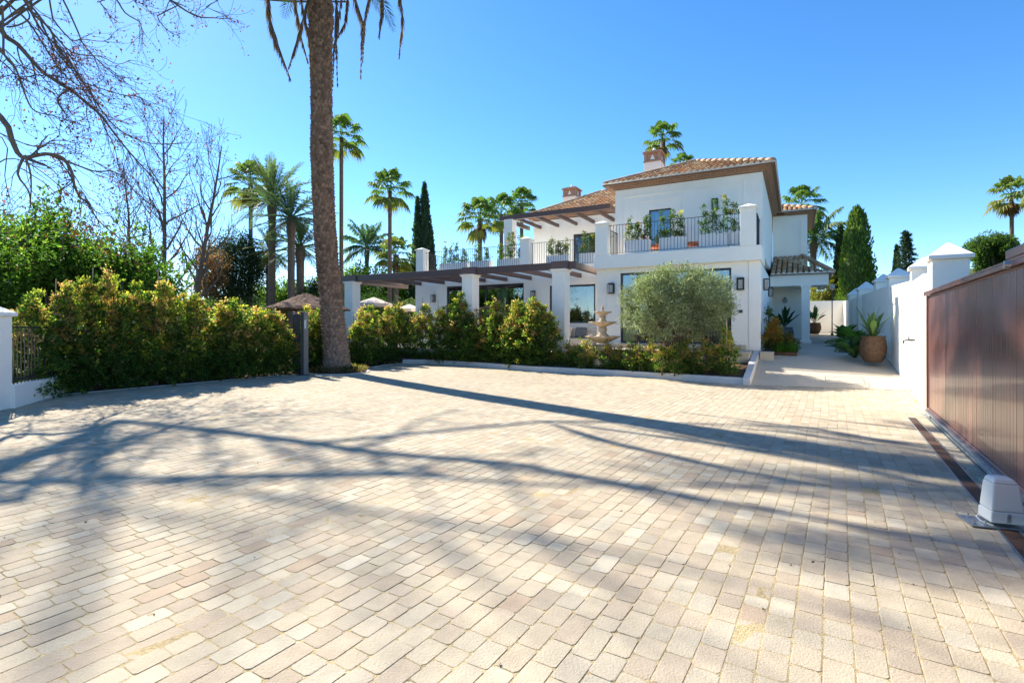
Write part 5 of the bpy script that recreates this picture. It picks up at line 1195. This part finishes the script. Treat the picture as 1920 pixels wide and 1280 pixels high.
# ================================================================ FOUNTAIN
fx, fY = (1130-960)/F*16.8, 16.8; zb = .42
ft = empty('fountain', (fx,fY,zb), 0, 'three tiered carved sandstone fountain in front of the terrace', 'fountain')
def H_(py): return hz(py,fY)-zb
MB().lathe([(.40,-.2),(.40,.06),(.30,.10),(.24,.16),(.22,.3),(.26,.40),(.20,.46),(.17,.52)],n=24,wob=.06,lob=6).build('pedestal', M['fount'], ft, smooth=True)
def bowl(name, r, z, d, wob, lob):
    MB().lathe([(.10,z-d),(r*.45,z-d*.75),(r*.82,z-d*.3),(r,z-.02),(r*1.05,z+.015),(r*.98,z+.02),(r*.85,z-.03),(r*.3,z-.07),(.06,z-.07)],n=64,wob=wob,lob=lob).build(name, M['fount'], ft, smooth=True)
bowl('basin', .53, H_(631), .22, .055, 12); bowl('basin', .42, H_(604), .15, .06, 10); bowl('basin', .27, H_(585), .11, .07, 8)
for z0, z1, r in ((H_(640),H_(610),.13),(H_(611),H_(589),.10)):
    h = z1-z0; MB().lathe([(r*.8,z0),(r*1.5,z0+h*.2),(r*1.6,z0+h*.35),(r*.8,z0+h*.55),(r*1.1,z0+h*.75),(r*.6,z0+h)],n=24,wob=.05,lob=6).build('stem', M['fount'], ft, smooth=True)
z = H_(588); MB().lathe([(.06,z),(.09,z+.06),(.04,z+.13),(.06,z+.18),(.03,z+.24),(.004,z+.32)],n=16).build('finial', M['fount'], ft, smooth=True)
# ================================================================ BALCONY PLANTERS
def planter(s0, s1, t, lab, nplants, hp, zb=4.17, dz=.55, dep=.34, seed=0, group='white planters behind the balcony railings'):
    r = empty('planter', hloc((s0+s1)/2, t, zb), -th, lab, 'planter', group); h = (s1-s0)/2
    m = MB(); m.box(-h,h,-dep/2,dep/2,.001,dz); m.build('trough', M['trough'], r, bevel=.01); MB().box(-h+.03,h-.03,-dep/2+.03,dep/2-.03,dz-.03,dz+.004).build('soil_fill', M['soil'], r)
    Vs = []; Fs = []; Cs = []; nb = 0
    for i in range(nplants):
        hh = hp*rng.uniform(.7,1.15); V, Fq, c = shrub_data(hh*1.3, .125, 620, .12, stems=1, leaf=.06, base=[(.05,.10,.02),(.08,.14,.03),(.035,.07,.02),(.12,.17,.04)]); x = -h+(i+.5)*2*h/nplants+rng.normal(0,.05)
        V = V+np.array([x,0,dz]); Vs.append(V); Fs.append(Fq+nb); nb += len(V); Cs.append(c)
    k = int(140*2*h); P = np.stack([rng.uniform(-h,h,k), rng.uniform(-dep/2,dep/2,k), dz+rng.random(k)*.22],1); V, Fq, c = leafquads(P, unit(k)+np.array([0,-.3,.6]), .07, .5, pal([(.05,.10,.02),(.10,.16,.03)],[1,1],k)); Vs.append(V); Fs.append(Fq+nb); Cs.append(c)
    mesh_np('plants', np.concatenate(Vs), np.concatenate(Fs), M['leaf'], r, np.concatenate(Cs))
for i, (a,b,n_,h_,lab) in enumerate(((-4.58,-3.66,3,.62,'white planter with leafy shoots left of the upper window on the big balcony'),(-3.31,-2.37,3,.75,'white planter in front of the upper window, second on the big balcony'),(-1.94,-.98,3,.95,'white planter with the tallest shoots below the upper wall lamp'),(-.92,-.60,1,.85,'narrow white planter against the right balcony post'))): planter(a,b,.35,lab,n_,h_)
for i, (a,b,n_,h_,lab) in enumerate(((-14.9,-13.25,4,.75,'white planter at the far left end of the roof terrace'),(-13.05,-11.9,2,.6,'second white planter from the left on the roof terrace'),(-11.5,-10.1,4,.9,'bushy white planter left of the middle roof terrace post'),(-8.9,-7.8,3,.75,'white planter just right of the middle roof terrace post'),(-7.3,-6.3,3,.8,'white planter with golden leaves in front of the upper terrace door'))): planter(a,b,2.65,lab,n_,h_)
def lounge(s, t, lab, rz):
    r = empty('lounge_chair', hloc(s,t,4.17), -th+rz, lab, 'chair', 'terracotta chairs on the balcony'); 
    MB().box(-.3,.3,-.3,.3,.28,.38).build('seat', M['terra'], r, bevel=.03)
    m = MB(); m.add([(-.3,.24,.36),(.3,.24,.36),(.3,.33,.36),(-.3,.33,.36),(-.3,.50,.80),(.3,.50,.80),(.3,.57,.77),(-.3,.57,.77)],[(3,2,1,0),(4,5,6,7),(0,1,5,4),(1,2,6,5),(2,3,7,6),(3,0,4,7)]); m.build('backrest', M['terra'], r, bevel=.02)
    for x in (-.27,.25):
        for y in (-.28,.26): MB().box(x,x+.03,y,y+.03,.001,.279).build('leg', M['iron'], r)
lounge(-2.22,.75,'terracotta reclining chair on the balcony between second and third planters',pi/2); lounge(-3.5,.75,'terracotta chair on the balcony, mostly hidden between first and second planters',pi/2)
# sofa under the pergola
sf = empty('outdoor_sofa', hloc(-7.3,1.2,.62), -th, 'beige outdoor sofa with cushions under the pergola window', 'sofa')
MB().box(-1.2,1.2,-.4,.4,.12,.42).build('seat', M['sofa'], sf, bevel=.04); MB().box(-1.2,1.2,.2,.42,.421,.85).build('backrest', M['sofa'], sf, bevel=.04)
for x in (-1.2,1.03): MB().box(x,x+.17,-.4,.2,.421,.62).build('armrest', M['sofa'], sf, bevel=.03)
for i, x in enumerate((-.7,-.1,.55)):
    c = MB().box(-.24,.24,-.07,.07,-.22,.22).build('cushion', M['canvas'] if i != 2 else M['grey_pot'], sf, bevel=.05); c.location = (x,.08,.66); c.rotation_euler = (radians(-18),0,0)
# ================================================================ POTS
def strap(g, n, L, w_, el0, el1, cols, curve=.5, base=(0,0,0), paddle=False, seg=5):
    Vs = []; Fq = []; Cs = []; nb = 0
    for i in range(n):
        az = i*2.4+g.normal(0,.3); el = radians(g.uniform(el0,el1)); l = L*g.uniform(.7,1.15); p = np.array(base,float)+g.normal(0,.03,3)*[1,1,0]; d = np.array([cos(az)*cos(el),sin(az)*cos(el),sin(el)]); side = np.cross(d,[0,0,1.0]); side /= max(1e-6,np.linalg.norm(side)); c = np.array(cols[g.integers(len(cols))])*(1+g.normal(0,.15))
        for s_ in range(seg+1):
            f = s_/seg; ww = w_*(sin(pi*min(1,max(.05,(f-.35)/.65)))**.6 if paddle and f > .35 else (.12 if paddle else (1-f)**.6*1.0+.02))
            up = np.cross(side,d)
            Vs += [p+side*ww*.5+up*ww*.12, p, p-side*ww*.5+up*ww*.12]; Cs += [c]*3
            if s_ < seg: k = nb+3*s_; Fq += [(k,k+1,k+4,k+3),(k+1,k+2,k+5,k+4)]
            d = d+np.array([0,0,-1])*curve*(f+.15)*.5; d /= np.linalg.norm(d); p = p+d*l/seg
        nb += 3*(seg+1)
    return np.array(Vs), np.array(Fq), np.array(Cs)
def potted(x, y, z, r, h, pm, lab, fn, rz=0, squat=1.0):
    t = empty('potted_plant', (x,y,z), rz, lab, 'potted plant'); MB().lathe([(r*.62,0),(r*.70,.04),(r*.80,.10),(r*.98,h*.38),(r*1.0,h*.6),(r*.95,h*.8),(r*.86,h*.93),(r*.92,h*.97),(r*.92,h),(r*.80,h),(r*.78,h*.93),(.02,h*.92)],n=40,wob=.008,lob=7).build('pot', pm, t, smooth=True)
    Vs = []; Fs = []; Cs = []; nb = 0
    for V, Fq, c in fn: Vs.append(V); Fs.append(Fq+nb); nb += len(V); Cs.append(c)
    mesh_np('leaves', np.concatenate(Vs), np.concatenate(Fs), M['palm'], t, np.clip(np.concatenate(Cs),.01,.6)); return t
g = np.random.default_rng(21); py_ = 14.75; ppx = (1637-960)/F*py_
GR = [(.06,.12,.04),(.09,.16,.05),(.12,.20,.06)]
potted(ppx, py_, .50, .33, .74, M['pot'], 'large rough brown clay pot with a spiky green plant beside the right wall',
  [strap(g,20,.8,.09,50,88,[(.14,.22,.10),(.10,.18,.08),(.07,.13,.05)],.35,(0,0,.70)), strap(g,16,.40,.08,20,60,[(.16,.26,.05),(.09,.17,.04)],.5,(0,0,.70)), strap(g,7,.9,.16,55,80,GR,.3,(-.05,0,.70),paddle=True)])
p_ = W(2.85,-.3); t_ = empty('broad_leaf_plant', (p_.x-.15,p_.y+.3,.57), 0, 'dark broad leaved plant growing behind the big clay pot', 'plant')
V,Fq,c = strap(g,22,.85,.28,35,85,[(.03,.07,.03),(.045,.09,.03),(.07,.13,.03)],.45,(0,0,0),paddle=True,seg=7); mesh_np('leaves', V, Fq, M['palm'], t_, c)
for i,(s,t,n_,L_,lab,cols) in enumerate(((3.0,5.2,40,.85,'bright green leafy plant by the wall farther up the path',[(.16,.26,.04),(.10,.18,.03),(.22,.30,.06)]),(2.9,2.2,34,.75,'lush green plant between the clay pot and the bright one',[(.08,.16,.03),(.14,.22,.04)]),(2.85,7.6,30,.9,'farthest bright plant at the foot of the path wall',[(.18,.27,.05),(.12,.2,.04)]),(3.05,.9,26,.6,'low dark leaves at the wall just behind the pot',[(.05,.10,.03),(.08,.15,.03)]))):
    p_ = W(s,t); t_ = empty('broad_leaf_plant', (p_.x,p_.y,pathz(t)), 0, lab, 'plant'); V,Fq,c = strap(g,n_,L_,.3,15,75,cols,.6,(0,0,0),paddle=True,seg=6); mesh_np('leaves', V, Fq, M['palm'], t_, c)
p_ = W(.55,7.6); potted(p_.x,p_.y,pathz(7.6),.40,.66,M['grey_pot'],'dark grey round pot with glossy paddle leaves in front of the porch wall',[strap(g,22,.95,.16,40,86,[(.025,.06,.02),(.035,.08,.03)],.25,(0,0,.6),paddle=True)])
p_ = W(1.95,15.8); potted(p_.x,p_.y,pathz(15.8),.36,.66,M['pot'],'brown pot with paddle leaved plant against the far end wall',[strap(g,18,1.0,.16,40,86,[(.025,.06,.02),(.04,.09,.03)],.3,(0,0,.6),paddle=True)])
# planting strip at the house side
pb = MB(); vs = [W(.03,.05),W(1.06,.05),W(1.06,3.2),W(.03,3.2)]; pb.prism([(p.x,p.y) for p in vs], .3, .69); tag(pb.build('soil', M['soil']), 'soil of the narrow planting strip beside the house wall', 'soil', kind='structure')
def ocol(h, r, n, s, t, lab, tipc, tips, z=.66, base=GREEN, leaf=.06):
    o = empty('strip_shrub', (W(s,t).x,W(s,t).y,z), 0, lab, 'shrub'); V,Fq,c = shrub_data(h,r,n,tips,leaf=leaf,base=base,tipc=tipc); mesh_np('foliage', V, Fq, M['leaf'], o, c); stems_mesh(h,r).build('stem', M['bark'], o)
ocol(1.05,.34,4200,.42,.55,'orange leaved shrub at the house corner beside the ramp',((.38,.22,.04),(.34,.15,.04),(.30,.26,.04),(.36,.18,.05)),1.3,base=[(.09,.11,.02),(.14,.13,.03),(.06,.09,.02)])
ocol(.62,.32,3000,.75,1.1,'low shrub with brownish tips behind the grassy clump by the house',((.26,.15,.05),(.22,.20,.04),(.2,.12,.05),(.24,.2,.05)),.8)
ocol(1.9,.13,900,.16,2.2,'thin climbing plant on the side wall by the porch',((.14,.22,.04),(.12,.2,.03),(.2,.22,.05),(.16,.2,.04)),.3)
t_ = empty('grass_clump', (W(.72,.45).x,W(.72,.45).y,.68), 0, 'bright green grassy clump at the front of the house side strip', 'plant')
Vs=[];Fs=[];Cs=[];nb=0
for i in range(22):
    V,Fq,c = strap(g,26,.34,.02,35,85,[(.07,.15,.02),(.11,.2,.03)],.6,(g.uniform(-.3,.3),g.uniform(-.35,.35),0),seg=4); Vs.append(V);Fs.append(Fq+nb);nb+=len(V);Cs.append(c)
mesh_np('blades', np.concatenate(Vs), np.concatenate(Fs), M['leaf'], t_, np.concatenate(Cs)).rotation_euler = (0,0,-th)
# lamp post
p_ = W(2.75,14.2); lz = pathz(14.2); lt = empty('street_lamp', (p_.x,p_.y,lz), 0, 'slim black garden lamp post with small pale globe near the end wall', 'lamp post')
MB().tube([(0,0,0),(0,0,.12),(0,0,.14),(0,0,2.45)],[.07,.06,.03,.025],10).build('pole', M['iron'], lt); MB().lathe([(.03,2.45),(.10,2.52),(.13,2.64),(.10,2.76),(.02,2.80)],n=16).build('globe', M['lampglass'], lt, smooth=True)
# things behind the camera that the windows and the gate mirror
for i, (x, y, h, r_) in enumerate(((-9,-9,5.5,3),(-3,-11,6.5,3.2),(4,-12,6,3),(-14,-5,6,3),(10,-9,5.5,3))):
    o = bush_tree('street_tree', h, r_, r_*.8, .6, 'leafy tree across the road behind the viewer, number %s from the left' % ORD[i], 9000, .2, LG+DG, seed=90+i, clumps=60, trunk_r=.15, asp=.6); o.location = (x,y,0)
    o['label'] = '%s leafy tree of the row across the road' % ORD[i]
